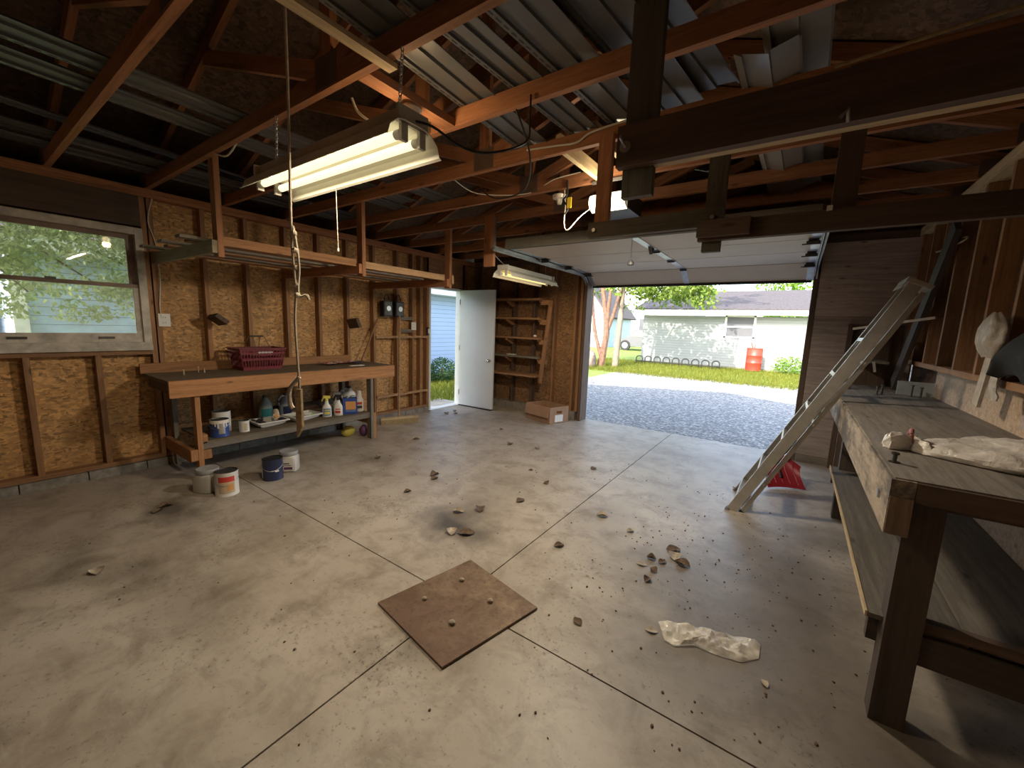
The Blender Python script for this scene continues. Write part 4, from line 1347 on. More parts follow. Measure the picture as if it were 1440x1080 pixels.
def tub(loc, label, band, rz):
    x, y, z = loc
    t = thing('paint_tub', label, 'paint tub', loc, 'paint containers on the floor', rz)
    o = W[t.name]
    b = B()
    prof = [(0.078, 0.0), (0.086, 0.006), (0.086, 0.125), (0.080, 0.15), (0.072, 0.165)]
    n = 32
    vs = []
    for (r, zz) in prof:
        for j in range(n):
            a = 2 * PI * j / n
            k = 1.0 / max(abs(math.cos(a)), abs(math.sin(a))) ** (0.55 if zz < 0.14 else 0.1)
            vs.append(o @ Vector((r * math.cos(a) * k, r * math.sin(a) * k, zz)))
    fs = [(i * n + j, i * n + (j + 1) % n, (i + 1) * n + (j + 1) % n, (i + 1) * n + j) for i in range(len(prof) - 1) for j in range(n)]
    fs.append(tuple(range(n))[::-1])
    b.add(vs, fs).build('tub_body', 'clear_tub', t, True)
    B().lathe([(0.080, 0.155), (0.082, 0.16), (0.082, 0.19), (0.078, 0.195), (0.07, 0.193), (0.001, 0.192)], loc, 28).build('screw_lid', 'grey_plastic', t, True)
    q = B()
    for (y0, y1, z0, z1, m) in ((-0.055, 0.055, 0.02, 0.13, 0), (-0.02, 0.055, 0.03, 0.055, 1), (-0.03, 0.03, 0.085, 0.095, 2), (-0.04, 0.045, 0.068, 0.074, 2)):
        xx = 0.0905 + 0.0006 * m
        q.add([o @ Vector((xx, y0, z0)), o @ Vector((xx, y1, z0)), o @ Vector((xx, y1, z1)), o @ Vector((xx, y0, z1))], [(0, 1, 2, 3)], m)
    q.build('front_label', ['paper', band, 'label_dark'], t)


tub((-3.95, 1.20, 0), 'white tub with grey lid behind the red banded can', 'label_red', 0.5)
tub((-3.93, 1.86, 0), 'white tub with grey lid and purple label behind the navy can', 'label_purple', -0.75)
# on the shelf
can((-4.37, 1.45, SH), 0.075, 0.16, 'blue', 'blue paint can with white drips on the shelf', labels=((0.1, 0.8, 0.2, 0.8, 'galvanized'),), drips='paint_white', ang=CA, lidcol='dark_steel', grp='paint cans on the workbench shelf')
can((-4.55, 1.53, SH), 0.078, 0.20, 'white_plastic', 'tall white can behind the blue dripping can', ang=CA, lidcol='label_dark', bail=False, grp='paint cans on the workbench shelf')
can((-4.38, 1.66, SH), 0.045, 0.11, 'white_plastic', 'small pinkish white can on the shelf beside the blue can', labels=((0.2, 0.8, 0.15, 0.8, 'label_tan'),), ang=CA, lidcol='dark_steel', bail=False, grp='paint cans on the workbench shelf')


def tray(loc, label, rz, L=0.36, Wd=0.26):
    t = thing('paint_tray', label, 'paint tray', loc, 'white paint trays', rz)
    o = W[t.name]
    b = B()
    nx, ny = 16, 10

    def prof(u, v, off):
        ex, ey = min(u, 1 - u), min(v, 1 - v)
        e = min(ex * L, ey * Wd)
        wallk = min(1, e / 0.03)
        z = 0.055 * (1 - wallk) + (0.004 + 0.03 * max(0, u - 0.45)) * wallk
        return o @ Vector(((u - 0.5) * L * 1.0, (v - 0.5) * Wd, z + off))
    us = [0, 0.03, 0.085] + [0.085 + 0.83 * i / 10 for i in range(1, 10)] + [0.915, 0.97, 1]
    vs_ = [0, 0.045, 0.12, 0.35, 0.65, 0.88, 0.955, 1]
    for off, fl_ in ((0, False), (0.003, True)):
        vs = [prof(u, v, off) for v in vs_ for u in us]
        n = len(us)
        fs = [(j * n + i, j * n + i + 1, (j + 1) * n + i + 1, (j + 1) * n + i) for j in range(len(vs_) - 1) for i in range(n - 1)]
        b.add(vs, fs)
    b.build('tray_shell', 'white_plastic', t, True)
    q = B()
    for (a0, a1) in (((-0.5, -0.5), (0.5, -0.5)), ((0.5, -0.5), (0.5, 0.5)), ((0.5, 0.5), (-0.5, 0.5)), ((-0.5, 0.5), (-0.5, -0.5))):
        q.beam(o @ Vector((a0[0] * L, a0[1] * Wd, 0.054)), o @ Vector((a1[0] * L, a1[1] * Wd, 0.054)), 0.016, 0.01)
    q.build('tray_rim', 'white_plastic', t)
    return t


tray((-4.47, 1.93, SH), 'white paint tray holding brushes and a roller cover on the shelf', PI / 2, 0.30, 0.25)
tray((-4.48, 2.29, SH), 'white paint tray with a green-ended roller cover on the shelf', PI / 2 + 0.12, 0.33, 0.25)
rl = thing('roller_cover', 'tan nap roller cover lying on the brushes in the tray', 'roller cover', (-4.45, 1.98, SH + 0.06), 'paint roller covers')
B().tube([(-4.37, 1.96, SH + 0.105), (-4.54, 2.03, SH + 0.115)], 0.032, 16).build('nap_sleeve', 'nap', rl, True)
B().tube([(-4.368, 1.959, SH + 0.105), (-4.36, 1.956, SH + 0.105)], 0.017, 12).build('core', 'label_orange', rl)
r2 = thing('roller_cover', 'white roller cover with green end lying in a tray', 'roller cover', (-4.45, 2.3, SH + 0.05), 'paint roller covers')
B().tube([(-4.385, 2.34, SH + 0.055), (-4.53, 2.20, SH + 0.06)], 0.026, 16).build('nap_sleeve', 'white_plastic', r2, True)
B().tube([(-4.383, 2.342, SH + 0.055), (-4.375, 2.35, SH + 0.055)], 0.018, 12).build('core', 'foam_green', r2)
for (p0, p1, lab) in (((-4.42, 1.86, SH + 0.04), (-4.56, 1.80, SH + 0.06), 'black paint brush in the tray beside the small can'), ((-4.38, 2.05, SH + 0.05), (-4.55, 2.02, SH + 0.06), 'black paint brush in the tray under the roller cover'), ((-4.40, 1.80, SH + 0.06), (-4.55, 1.90, SH + 0.075), 'black paint brush across the tray at the small can end')):
    p0, p1 = Vector(p0), Vector(p1)
    t = thing('paint_brush', lab, 'paint brush', p0, 'brushes in the tray')
    m = p0.lerp(p1, 0.45)
    B().beam(p0, m, 0.05, 0.016).build('bristles', 'black_cloth', t)
    B().beam(m, p0.lerp(p1, 0.6), 0.052, 0.018).build('ferrule', 'galvanized', t)
    B().beam(p0.lerp(p1, 0.6), p1, 0.022, 0.014).build('brush_handle', 'label_dark', t)


def spray(loc, label, trig, lab, rz):
    t = thing('spray_bottle', label, 'spray bottle', loc, 'spray bottles on the workbench shelf', rz)
    o = W[t.name]

    def ell(prof, n=20):
        vs = [o @ Vector((rx * math.cos(2 * PI * j / n), ry * math.sin(2 * PI * j / n), z)) for (rx, ry, z) in prof for j in range(n)]
        fs = [(i * n + j, i * n + (j + 1) % n, (i + 1) * n + (j + 1) % n, (i + 1) * n + j) for i in range(len(prof) - 1) for j in range(n)]
        fs += [tuple(range(n))[::-1], tuple((len(prof) - 1) * n + j for j in range(n))]
        return B().add(vs, fs)
    ell([(0.030, 0.048, 0), (0.032, 0.05, 0.006), (0.032, 0.05, 0.10), (0.028, 0.043, 0.125), (0.018, 0.024, 0.15), (0.015, 0.017, 0.185)]).build('bottle_body', 'white_plastic', t, True)
    ell([(0.018, 0.018, 0.185), (0.018, 0.018, 0.205), (0.013, 0.014, 0.21)]).build('collar', trig, t, True)
    q = B()
    q.beam(o @ Vector((0, -0.035, 0.235)), o @ Vector((0, 0.04, 0.228)), 0.026, 0.03)
    q.beam(o @ Vector((0, 0, 0.205)), o @ Vector((0, 0, 0.23)), 0.02, 0.026, (0, 1, 0))
    q.beam(o @ Vector((0, -0.035, 0.23)), o @ Vector((0, -0.052, 0.185)), 0.016, 0.008, (0, 1, 0))
    q.build('trigger', trig, t)
    l = B()
    for (y0, y1, z0, z1, m) in ((-0.038, 0.038, 0.015, 0.10, 0), (-0.03, 0.03, 0.03, 0.06, 1), (-0.025, 0.03, 0.072, 0.085, 1)):
        for q in range(6):
            ya, yb = y0 + (y1 - y0) * q / 6, y0 + (y1 - y0) * (q + 1) / 6
            ex = [0.0325 * math.sqrt(1 - (yy / 0.0505) ** 2) + 0.0008 + 0.0006 * m for yy in (ya, yb)]
            l.add([o @ Vector(p) for p in ((ex[0], ya, z0), (ex[1], yb, z0), (ex[1], yb, z1), (ex[0], ya, z1))], [(0, 1, 2, 3)], m)
    l.build('front_label', lab, t)


spray((-4.40, 2.535, SH), 'spray bottle with yellow trigger and blue label on the shelf', 'label_yellow', ['label_blue', 'label_yellow'], CA + 0.1)
spray((-4.37, 2.66, SH), 'spray bottle with black trigger and red printing on the shelf', 'black_rubber', ['paper', 'label_red'], CA - 0.2)
spray((-4.55, 2.76, SH), 'pale spray bottle with green label standing behind the black-trigger one', 'grey_plastic', ['label_green', 'paper'], CA)


def jug(loc, label, body, lab, k=1.0, rz=0.0, capm='label_dark', handle=True):
    t = thing('jug', label, 'jug', loc, 'jugs on the workbench shelf', rz)
    o = W[t.name]
    n = 24
    prof = [(0.07, 0.055, 0), (0.075, 0.06, 0.01), (0.075, 0.06, 0.13), (0.068, 0.05, 0.17), (0.035, 0.03, 0.215), (0.02, 0.02, 0.235)]
    vs = [o @ Vector((ry * k * math.cos(2 * PI * j / n), rx * k * math.sin(2 * PI * j / n), z * k)) for (rx, ry, z) in prof for j in range(n)]
    fs = [(i * n + j, i * n + (j + 1) % n, (i + 1) * n + (j + 1) % n, (i + 1) * n + j) for i in range(len(prof) - 1) for j in range(n)]
    fs += [tuple(range(n))[::-1], tuple((len(prof) - 1) * n + j for j in range(n))]
    B().add(vs, fs).build('jug_body', body, t, True)
    if handle:
        B().tube([o @ (Vector((0, y, z)) * k) for (y, z) in ((-0.018, 0.228), (-0.05, 0.235), (-0.085, 0.205), (-0.09, 0.16), (-0.07, 0.12))], 0.012 * k, 8).build('handle', body, t, True)
    B().lathe([(0.022 * k, 0), (0.022 * k, 0.025 * k)], o @ Vector((0, 0, 0.236 * k)), 14).build('cap', capm, t, True)
    l = B()
    for j in range(8):
        a0, a1 = -0.9 + 1.8 * j / 8, -0.9 + 1.8 * (j + 1) / 8
        l.add([o @ (Vector((0.061 * math.cos(a), 0.0765 * math.sin(a), z)) * k) for (a, z) in ((a0, 0.02), (a1, 0.02), (a1, 0.115), (a0, 0.115))], [(0, 1, 2, 3)])
    l.build('front_label', lab, t)


jug((-4.80, 2.04, SH), 'grey-green round jug with teal label at the back of the shelf', 'grey_green', 'teal', 1.0, 0.0, handle=False)
jug((-4.80, 2.26, SH), 'white handled jug with dark blue label at the back of the shelf', 'grey_plastic', 'navy', 1.0, 0.2)
jug((-4.62, 2.97, SH), 'large white handled jug behind the blue tin', 'white_plastic', 'grey_green', 1.12, -0.4)
tn = thing('solvent_tin', 'blue rectangular tin with orange label on the shelf', 'tin', (-4.37, 2.815, SH), None, CA)
o = W[tn.name]


def obx(o, x0, x1, y0, y1, z0, z1):
    vs = [o @ Vector((x, y, z)) for z in (z0, z1) for y in (y0, y1) for x in (x0, x1)]
    return B().add(vs, [(0, 2, 3, 1), (4, 5, 7, 6), (0, 1, 5, 4), (2, 6, 7, 3), (0, 4, 6, 2), (1, 3, 7, 5)])


obx(o, -0.055, 0.055, -0.08, 0.08, 0, 0.19).build('tin_body', 'blue', tn)
obx(o, 0.055, 0.0565, -0.05, 0.065, 0.055, 0.155).build('front_label', 'label_orange', tn)
obx(o, 0.055, 0.057, -0.05, 0.065, 0.03, 0.045).build('lower_label', 'label_blue', tn)
B().lathe([(0.018, 0.19), (0.018, 0.21)], o @ Vector((0, -0.03, 0)), 14).build('cap', 'galvanized', tn)
B().tube([o @ Vector(p) for p in ((0, 0.0, 0.19), (0, 0.01, 0.212), (0, 0.06, 0.212), (0, 0.07, 0.19))], 0.005, 6).build('handle', 'black_rubber', tn)
bt = thing('cleaner_bottle', 'tall white bottle with dark label at the end of the shelf', 'bottle', (-4.40, 2.965, SH), None, CA)
o = W[bt.name]
n = 20
prof = [(0.034, 0.045, 0), (0.036, 0.048, 0.01), (0.036, 0.048, 0.15), (0.03, 0.035, 0.17), (0.024, 0.03, 0.20), (0.02, 0.026, 0.235)]
vs = [o @ Vector((a * math.cos(2 * PI * j / n), b_ * math.sin(2 * PI * j / n), z)) for (a, b_, z) in prof for j in range(n)]
fs = [(i * n + j, i * n + (j + 1) % n, (i + 1) * n + (j + 1) % n, (i + 1) * n + j) for i in range(len(prof) - 1) for j in range(n)]
fs += [tuple(range(n))[::-1], tuple((len(prof) - 1) * n + j for j in range(n))]
B().add(vs, fs).build('bottle_body', 'white_plastic', bt, True)
B().lathe([(0.024, 0.235), (0.022, 0.26)], o.translation, 14).build('cap', 'white_plastic', bt)
obx(o, 0.0365, 0.038, -0.03, 0.03, 0.04, 0.075).build('lower_label', 'label_dark', bt)
obx(o, 0.0365, 0.038, -0.03, 0.03, 0.09, 0.12).build('upper_label', 'label_red', bt)
# under the shelf at the door end
tag(B().sphere((-4.55, 2.90, 0.07), (0.06, 0.09, 0.07), 14, 9, 0.1, 2).build('cleaning_sponge', 'label_yellow', None, True), 'yellow sponge bundle on the floor under the workbench end', 'sponge')
tag(B().sphere((-4.42, 3.04, 0.075), (0.06, 0.065, 0.075), 14, 9, 0.08, 2).build('balled_bag', 'label_purple', None, True), 'dark purple balled bag beside the workbench leg', 'bag')

# ------------------------------------------------------------------ broom
br = thing('push_broom', 'push broom leaning on the OSB wall beside the workbench', 'broom', (-4.60, 3.78, 0))
bh = Vector((-4.62, 3.76, 0.075))
board('broom_head', (-4.73, 3.52, 0.085), (-4.50, 4.02, 0.085), 0.065, 0.03, 'pale_pine', br)
b = B()
d = Vector((0.23, 0.50, 0)).normalized()
sd = Vector((d.y, -d.x, 0))
for i in range(40):
    for j in (-1, 0, 1):
        p = Vector((-4.73, 3.52, 0)) + d * (0.55 * (i + 0.5) / 40) + sd * (j * 0.018)
        b.beam(p + Vector((0, 0, 0.07)), p + sd * (j * 0.012) + Vector((0, 0, 0.0)), 0.012, 0.014, (0, 1, 0))
b.build('bristles', 'bristle', br)
B().tube([bh + Vector((0, 0, 0.02)), (-4.83, 3.955, 1.56)], 0.0125, 10).build('handle', 'pine', br, True)

tag(board('lath_stick', (-4.80, 3.28, ZB + 0.012), (-4.90, 3.62, 1.50), 0.02, 0.012, 'stud'), 'thin lath leaning on the stud at the workbench end', 'stick')

# ------------------------------------------------------------------ far wall shelves
SY0, SY1 = 5.56, 5.78
for i, (z, lab) in enumerate(((1.92, 'topmost wooden shelf board beside the white door'), (1.61, 'second wall shelf board from the top beside the white door'), (1.29, 'middle wall shelf board beside the white door, with a small white knob on it'), (0.98, 'fourth wall shelf board from the top beside the white door'), (0.68, 'lowest and deepest wall shelf board beside the white door'))):
    t = thing('wall_shelf', lab, 'shelf', (-3.9, 5.7, z), 'wall shelves beside the white door')
    lum('shelf_board', -4.6, -3.40, SY0 - (0.08 if i == 4 else 0), SY1, z - 0.03, z, 'stud' if i != 3 else 'grey_wood', t)
    for x in (-4.50, -4.07, -3.42):
        if i == 4 and x > -3.5:
            continue
        p = [(SY1, z - 0.031), (SY0 + 0.02, z - 0.031), (SY0 + 0.02, z - 0.06), (SY1 - 0.06, z - 0.125), (SY1, z - 0.125)]
        B().prism(p, lambda u, v, w: (x + w, u, v), 0.038).build('bracket_block', 'stud', t)
    if i < 4:
        lum('end_block', -3.40, -3.25, SY0 + 0.02, SY0 + 0.058, z - 0.105, z - 0.03, 'stud', t)
lb_ = board('leaning_board', (-3.34, 5.566, 0.56), (-3.20, 5.567, 1.88), 0.065, 0.024, 'stud', None, up=(0, 1, 0))
tag(lb_, 'thin board propped upright against the shelf ends beside the OSB panel', 'board')
tag(B().sphere((-3.53, 5.66, 1.315), (0.03, 0.03, 0.024), 12, 8).build('knob', 'white_plastic', None, True), 'small white knob lying on the middle wall shelf', 'knob')
tag(B().box(-4.05, -3.90, 5.6, 5.68, 0.981, 0.993).build('paper_scrap', 'paper', None), 'white paper strip on the fourth wall shelf', 'paper')

# ------------------------------------------------------------------ cardboard box
bx = thing('cardboard_box', 'open brown cardboard box on the floor near the garage doorway', 'box', (-3.1, 5.5, 0), None, 0.0)
c0, c1, c2 = Vector((-2.95, 5.25, 0)), Vector((-2.82, 5.62, 0)), Vector((-3.46, 5.38, 0))
e1, e2 = c1 - c0, c2 - c0
n1 = Vector((e1.y, -e1.x, 0)).normalized()
H = 0.255
up = Vector((0, 0, H))


def panel(a, b, t, nrm):
    vs = [a, b, b + up, a + up]
    return vs + [v + nrm * t for v in vs]


fsb = [(0, 1, 2, 3), (7, 6, 5, 4), (0, 4, 5, 1), (1, 5, 6, 2), (2, 6, 7, 3), (3, 7, 4, 0)]
b = B()
ie1, ie2 = e1.normalized(), e2.normalized()
# end panel with a hand hole
L1 = e1.length
for (u0, u1, v0, v1) in ((0, L1, 0, 0.15), (0, L1, 0.19, H), (0, L1 * 0.36, 0.15, 0.19), (L1 * 0.64, L1, 0.15, 0.19)):
    vs = [c0 + ie1 * u + Vector((0, 0, v)) for (u, v) in ((u0, v0), (u1, v0), (u1, v1), (u0, v1))]
    b.add(vs + [v + ie2 * 0.006 for v in vs], fsb)
b.add(panel(c0, c2, 0.006, ie1), fsb)
b.add(panel(c2, c2 + e1, 0.006, -ie2), fsb)
b.add(panel(c1, c1 + e2, 0.006, -ie1), fsb)
vs = [c0, c1, c1 + e2, c2]
b.add(vs + [v + Vector((0, 0, 0.006)) for v in vs], fsb)
b.build('box_body', 'cardboard', bx)
for (a, c_, out) in ((c0, c2, -ie1), (c2, c2 + e1, ie2)):
    vs = [a + up, c_ + up, c_ + up + out * 0.03 - Vector((0, 0, 0.16)), a + up + out * 0.03 - Vector((0, 0, 0.16))]
    B().add(vs + [v + out * 0.004 for v in vs], fsb).build('flap', 'cardboard', bx)
q = c0 + e1 * 0.28 + Vector((0, 0, 0.02))
vs = [q, q + e1 * 0.42, q + e1 * 0.42 + Vector((0, 0, 0.11)), q + Vector((0, 0, 0.11))]
B().add([v - ie2 * 0.0012 for v in vs], [(0, 1, 2, 3)]).build('paper_label', 'paper', bx)

# ------------------------------------------------------------------ floor items
sp_ = B().prism([(-1.645, 1.195), (-1.09, 1.11), (-0.96, 1.68), (-1.52, 1.79)], lambda u, v, w: (u, v, 0.002 + w), 0.012)
tag(sp_.build('metal_plate', 'rusty_steel', None), 'square rusty metal plate lying over the floor joint crossing', 'plate')
for (x, y, r, lab) in ((-1.42, 1.60, 0.012, 'pale pebble on the rusty plate, toward its corner facing the garage doorway'), (-1.18, 1.56, 0.013, 'pale pebble on the rusty plate, toward its corner facing the plastic bag'), (-1.23, 1.32, 0.014, 'largest pale pebble on the rusty plate, toward its near corner'), (-1.47, 1.36, 0.011, 'smallest brownish pebble on the rusty plate, on the workbench side')):
    tag(B().sphere((x, y, 0.014 + r * 0.7), (r * 1.3, r, r * 0.75), 10, 7, 0.25, 2, seed=x).build('pebble', 'pebble', None, True), lab, 'pebble', 'pebbles on the rusty plate')

# plastic bag on the floor
bg_ = B()
OUT = [(-0.42, 1.985), (-0.27, 2.055), (-0.12, 2.10), (-0.04, 2.13), (0.02, 2.14), (0.02, 2.03), (-0.045, 1.955), (-0.15, 1.93), (-0.24, 1.93), (-0.31, 1.865), (-0.36, 1.875)]
cx_, cy_ = -0.19, 2.0
nr, na = 22, 90


def edge(a):
    best = None
    for i in range(len(OUT)):
        p, q = Vector(OUT[i]), Vector(OUT[(i + 1) % len(OUT)])
        d = Vector((math.cos(a), math.sin(a)))
        e = q - p
        den = d.x * (-e.y) + d.y * e.x
        if abs(den) < 1e-9:
            continue
        w = p - Vector((cx_, cy_))
        t = (w.x * (-e.y) + w.y * e.x) / den
        s = (d.x * w.y - d.y * w.x) / den
        if t > 0 and -1e-6 <= s <= 1 + 1e-6:
            best = t if best is None else max(best, t)
    return best or 0.1


vs, fs = [], []
for i in range(nr + 1):
    for j in range(na):
        a = 2 * PI * j / na
        r = edge(a) * i / nr
        x, y = cx_ + r * math.cos(a), cy_ + r * math.sin(a)
        k = 1 - (i / nr) ** 2
        h = 0.004 + k * 0.014 + 0.045 * k ** 0.4 * (0.5 - abs(noise.noise(Vector((x * 10 + y * 6, y * 14, 0.4))))) ** 2 * 2 + 0.02 * abs(noise.noise(Vector((x * 26, y * 34, 2.4))))
        vs.append((x, y, h))
for i in range(nr):
    for j in range(na):
        fs.append((i * na + j, (i + 1) * na + j, (i + 1) * na + (j + 1) % na, i * na + (j + 1) % na))
bg_.add(vs, fs)
bg_.add([(x, y, 0.003) for (x, y, z) in vs[-na:]], [tuple(range(na))[::-1]])
tag(bg_.build('plastic_bag', 'bag_film', None, True), 'crumpled clear plastic bag lying on the concrete floor', 'plastic bag', 'plastic bags')


# dried leaves
def leaf(x, y, s, mat, seed):
    rr = random.Random(seed)
    b = B()
    a0 = rr.uniform(0, 6.28)
    curl = rr.uniform(0.5, 1.6)

    def P(u, v):
        px = (u - 0.5) * s * 1.5
        w = math.sin(PI * min(0.98, max(0.02, u))) ** 0.7 * s * 0.55
        py = (v - 0.5) * 2 * w
        h = 0.003 + curl * (py * py / s) * 1.3 + 0.25 * s * (u - 0.5) ** 2 * rr.uniform(0.7, 1.3) + 0.12 * s * abs(noise.noise(Vector((u * 4 + seed, v * 4, 1))))
        return (x + px * math.cos(a0) - py * math.sin(a0), y + px * math.sin(a0) + py * math.cos(a0), h)
    b.grid(6, 4, P)
    return b.build('dried_leaf', mat, None, True)


LEAVES = [(-3.81, 3.37, .05, 'dark leaf scrap by the floor stain nearest the broom'), (-2.74, 2.66, .05, 'curled leaf of a touching pair between the workbench and the long floor joint'), (-2.68, 2.60, .04, 'smaller leaf of a touching pair between the workbench and the long floor joint'),
          (-2.04, 2.24, .045, 'pale leaf just above the big dark floor stain, on the workbench side'), (-1.77, 2.72, .045, 'leaf between the dark floor stain and the cardboard box, nearer the stain'), (-1.80, 3.2, .035, 'leaf lying alone between the dark floor stain and the cardboard box, farther from the stain'),
          (-1.11, 2.91, .045, 'pale curled leaf beside the long floor joint'), (-1.93, 2.38, .05, 'leaf at the far edge of the big dark floor stain'), (-1.77, 2.03, .06, 'largest leaf inside the big dark floor stain'), (-1.86, 1.98, .05, 'leaf inside the big dark floor stain, beside the largest one'),
          (-1.17, 2.3, .035, 'small leaf near the corner of the rusty plate that points to the doorway'), (-0.75, 1.73, .03, 'dark curled leaf between the rusty plate and the clear bag'), (-0.43, 1.90, .03, 'dark leaf touching the pointed end of the clear bag'),
          (-0.57, 2.30, .03, 'dark leaf of the leaf cluster, closest to the clear bag'), (-0.62, 2.55, .03, 'leaf of the cluster before the ladder, farthest toward the floor joint'), (-0.65, 2.44, .032, 'leaf of the cluster before the ladder, on the rusty plate side'), (-0.55, 2.55, .03, 'leaf in the middle of the cluster before the ladder'),
          (-0.57, 2.42, .03, 'leaf of the cluster before the ladder, just beyond the dark one by the bag'), (-0.50, 2.67, .055, 'largest crumpled leaf in the cluster before the ladder'), (-0.53, 2.75, .05, 'leaf at the ladder end of the cluster on the floor'), (-0.44, 2.61, .05, 'leaf of the cluster before the ladder, on the bench side'),
          (-2.44, 4.08, .04, 'small leaf on the floor in front of the white door, bench-wall side of two'), (-2.79, 4.0, .045, 'small leaf on the floor in front of the white door, window-wall side of two'), (-1.61, 3.87, .04, 'leaf on the floor near the cardboard box end of the long joint'),
          (-3.12, .39, .045, 'dark leaf alone on the floor below the window'), (-3.83, .88, .05, 'leaf beside the white banded can, in the dark smudge, outer of two'), (-3.77, .82, .04, 'leaf in the dark smudge by the white banded can, inner of two'), (-0.85, 2.81, .03, 'tiny leaf between the pale curled leaf and the cluster'), (-3.57, 2.63, .04, 'leaf on the floor in front of the middle of the workbench'),
          (-2.64, 2.24, .035, 'leaf on the floor between the navy can and the dark floor stain'), (-4.57, 4.69, .05, 'leaf on the sill side of the floor by the side door, nearest the broom'), (-4.6, 4.92, .045, 'leaf by the side door threshold, nearest the door leaf'), (-4.47, 4.80, .04, 'leaf by the side door, middle one of three'),
          (0.05, 1.89, .02, 'tiny scrap beyond the clear bag on the bench side'), (-3.3, 4.5, .03, 'leaf in front of the white door near its free edge'), (-2.1, 3.4, .025, 'tiny leaf midway between the cardboard box and the dark stain')]
for i, (x, y, s, lab) in enumerate(LEAVES):
    o = leaf(x, y, s * 1.35, 'leaf_pale' if i % 3 == 0 else 'leaf_dry', i * 3.7 + 1)
    tag(o, lab, 'leaf', 'dried leaves on the floor')
db = B()
rr = random.Random(5)
for i in range(420):
    if i < 260:
        x, y = rr.gauss(-0.3, 0.5), rr.gauss(2.6, 0.8)
    else:
        x, y = rr.uniform(-4, 0.3), rr.uniform(0.4, 5)
    if x > 0.9 or (-1.7 < x < -0.9 and 1.0 < y < 1.9) or (-0.45 < x < 0.05 and 1.83 < y < 2.17) or x < -3.6:
        continue
    s = rr.uniform(0.002, 0.007)
    db.sphere((x, y, s * 0.5), (s, s * rr.uniform(0.5, 1.5), s * 0.6), 5, 4)
tag(db.build('dirt_crumbs', 'leaf_dry', None), 'dark specks of dirt strewn over the concrete floor', 'dirt', None, 'stuff')

# ------------------------------------------------------------------ step ladder
sl = thing('step_ladder', 'aluminium step ladder folded and leaning on the dusty bench edge', 'ladder', (-0.34, 3.98, 0))
A0, A1 = Vector((-0.335, 3.715, 0.0)), Vector((0.585, 3.87, 1.87))
F0, F1 = Vector((-0.335, 4.245, 0.0)), Vector((0.585, 4.15, 1.87))
ax = ((A1 + F1) / 2 - (A0 + F0) / 2).normalized()
wd = Vector((0, 1, 0))
nm = wd.cross(ax)
if nm.x < 0:
    nm = -nm
nm.normalize()          # points away from the climber, toward the bench
for (p0, p1, sg) in ((A0, A1, -1), (F0, F1, 1)):
    # C channel rail: web in the ladder's side plane
    b = B()
    b.beam(p0 + nm * 0.035, p1 + nm * 0.035, 0.004, 0.075, nm)
    b.beam(p0 + nm * 0.0 + wd * (-sg * 0.012), p1 + wd * (-sg * 0.012), 0.026, 0.004, nm)
    b.beam(p0 + nm * 0.072 + wd * (-sg * 0.012), p1 + nm * 0.072 + wd * (-sg * 0.012), 0.026, 0.004, nm)
    b.build('front_rail', 'aluminium', sl)
    r0, r1 = p0 + nm * 0.105 + ax * 0.02 + wd * (-sg * 0.03), p1 + nm * 0.105 - ax * 0.03 + wd * (-sg * 0.03)
    b = B()
    b.beam(r0, r1, 0.02, 0.034, nm)
    b.build('rear_rail', 'aluminium', sl)
    B().beam(r0 - ax * 0.012, r0 + ax * 0.04, 0.03, 0.042, nm).build('rear_foot', 'black_rubber', sl)
    B().beam(p0 - ax * 0.002, p0 + ax * 0.03 + nm * 0.0, 0.032, 0.02, nm).build('front_foot', 'grey_plastic', sl)
    B().beam(p0 + ax * 1.05 + nm * 0.06 + wd * (sg * 0.006), p0 + ax * 1.45 + nm * 0.10 + wd * (sg * 0.006), 0.004, 0.022, nm).build('spreader_bar', 'galvanized', sl)
L = (A1 - A0).length
for i in range(6):
    s = 0.15 + i * 0.30
    if s > L - 0.2:
        break
    p, q = A0.lerp(A1, s / L), F0.lerp(F1, s / L)
    stn = Vector((0.80, 0, -0.6)).normalized()
    b = B()
    b.beam(p + nm * 0.035, q + nm * 0.035, 0.075, 0.004, ax)
    b.beam(p + nm * 0.0 - ax * 0.012, q + nm * 0.0 - ax * 0.012, 0.004, 0.026, ax)
    b.beam(p + nm * 0.07 - ax * 0.012, q + nm * 0.07 - ax * 0.012, 0.004, 0.026, ax)
    b.build('step', 'aluminium', sl)
    for (e, sg) in ((p, 1), (q, -1)):
        B().beam(e + wd * (sg * 0.09) - ax * 0.004 + nm * 0.01, e + wd * (sg * 0.012) - ax * 0.07 + nm * 0.01, 0.012, 0.004, nm).build('step_brace', 'aluminium', sl)
for s in (0.35, 0.95, 1.5):
    p, q = A0.lerp(A1, s / L) + nm * 0.105, F0.lerp(F1, s / L) + nm * 0.105
    B().beam(p, q, 0.02, 0.008, nm).build('rear_brace', 'aluminium', sl)
b = B()
b.beam(A1 + nm * 0.05 - wd * 0.02 + ax * 0.012, F1 + nm * 0.05 + wd * 0.02 + ax * 0.012, 0.15, 0.028, ax)
b.beam(A1 - nm * 0.02 - wd * 0.02 - ax * 0.02, F1 - nm * 0.02 + wd * 0.02 - ax * 0.02, 0.006, 0.06, ax)
b.build('top_cap', 'aluminium', sl)

# ------------------------------------------------------------------ snow shovel
sv = thing('snow_shovel', 'red snow shovel standing on the floor behind the ladder foot', 'shovel', (0.05, 4.65, 0))
b = B()


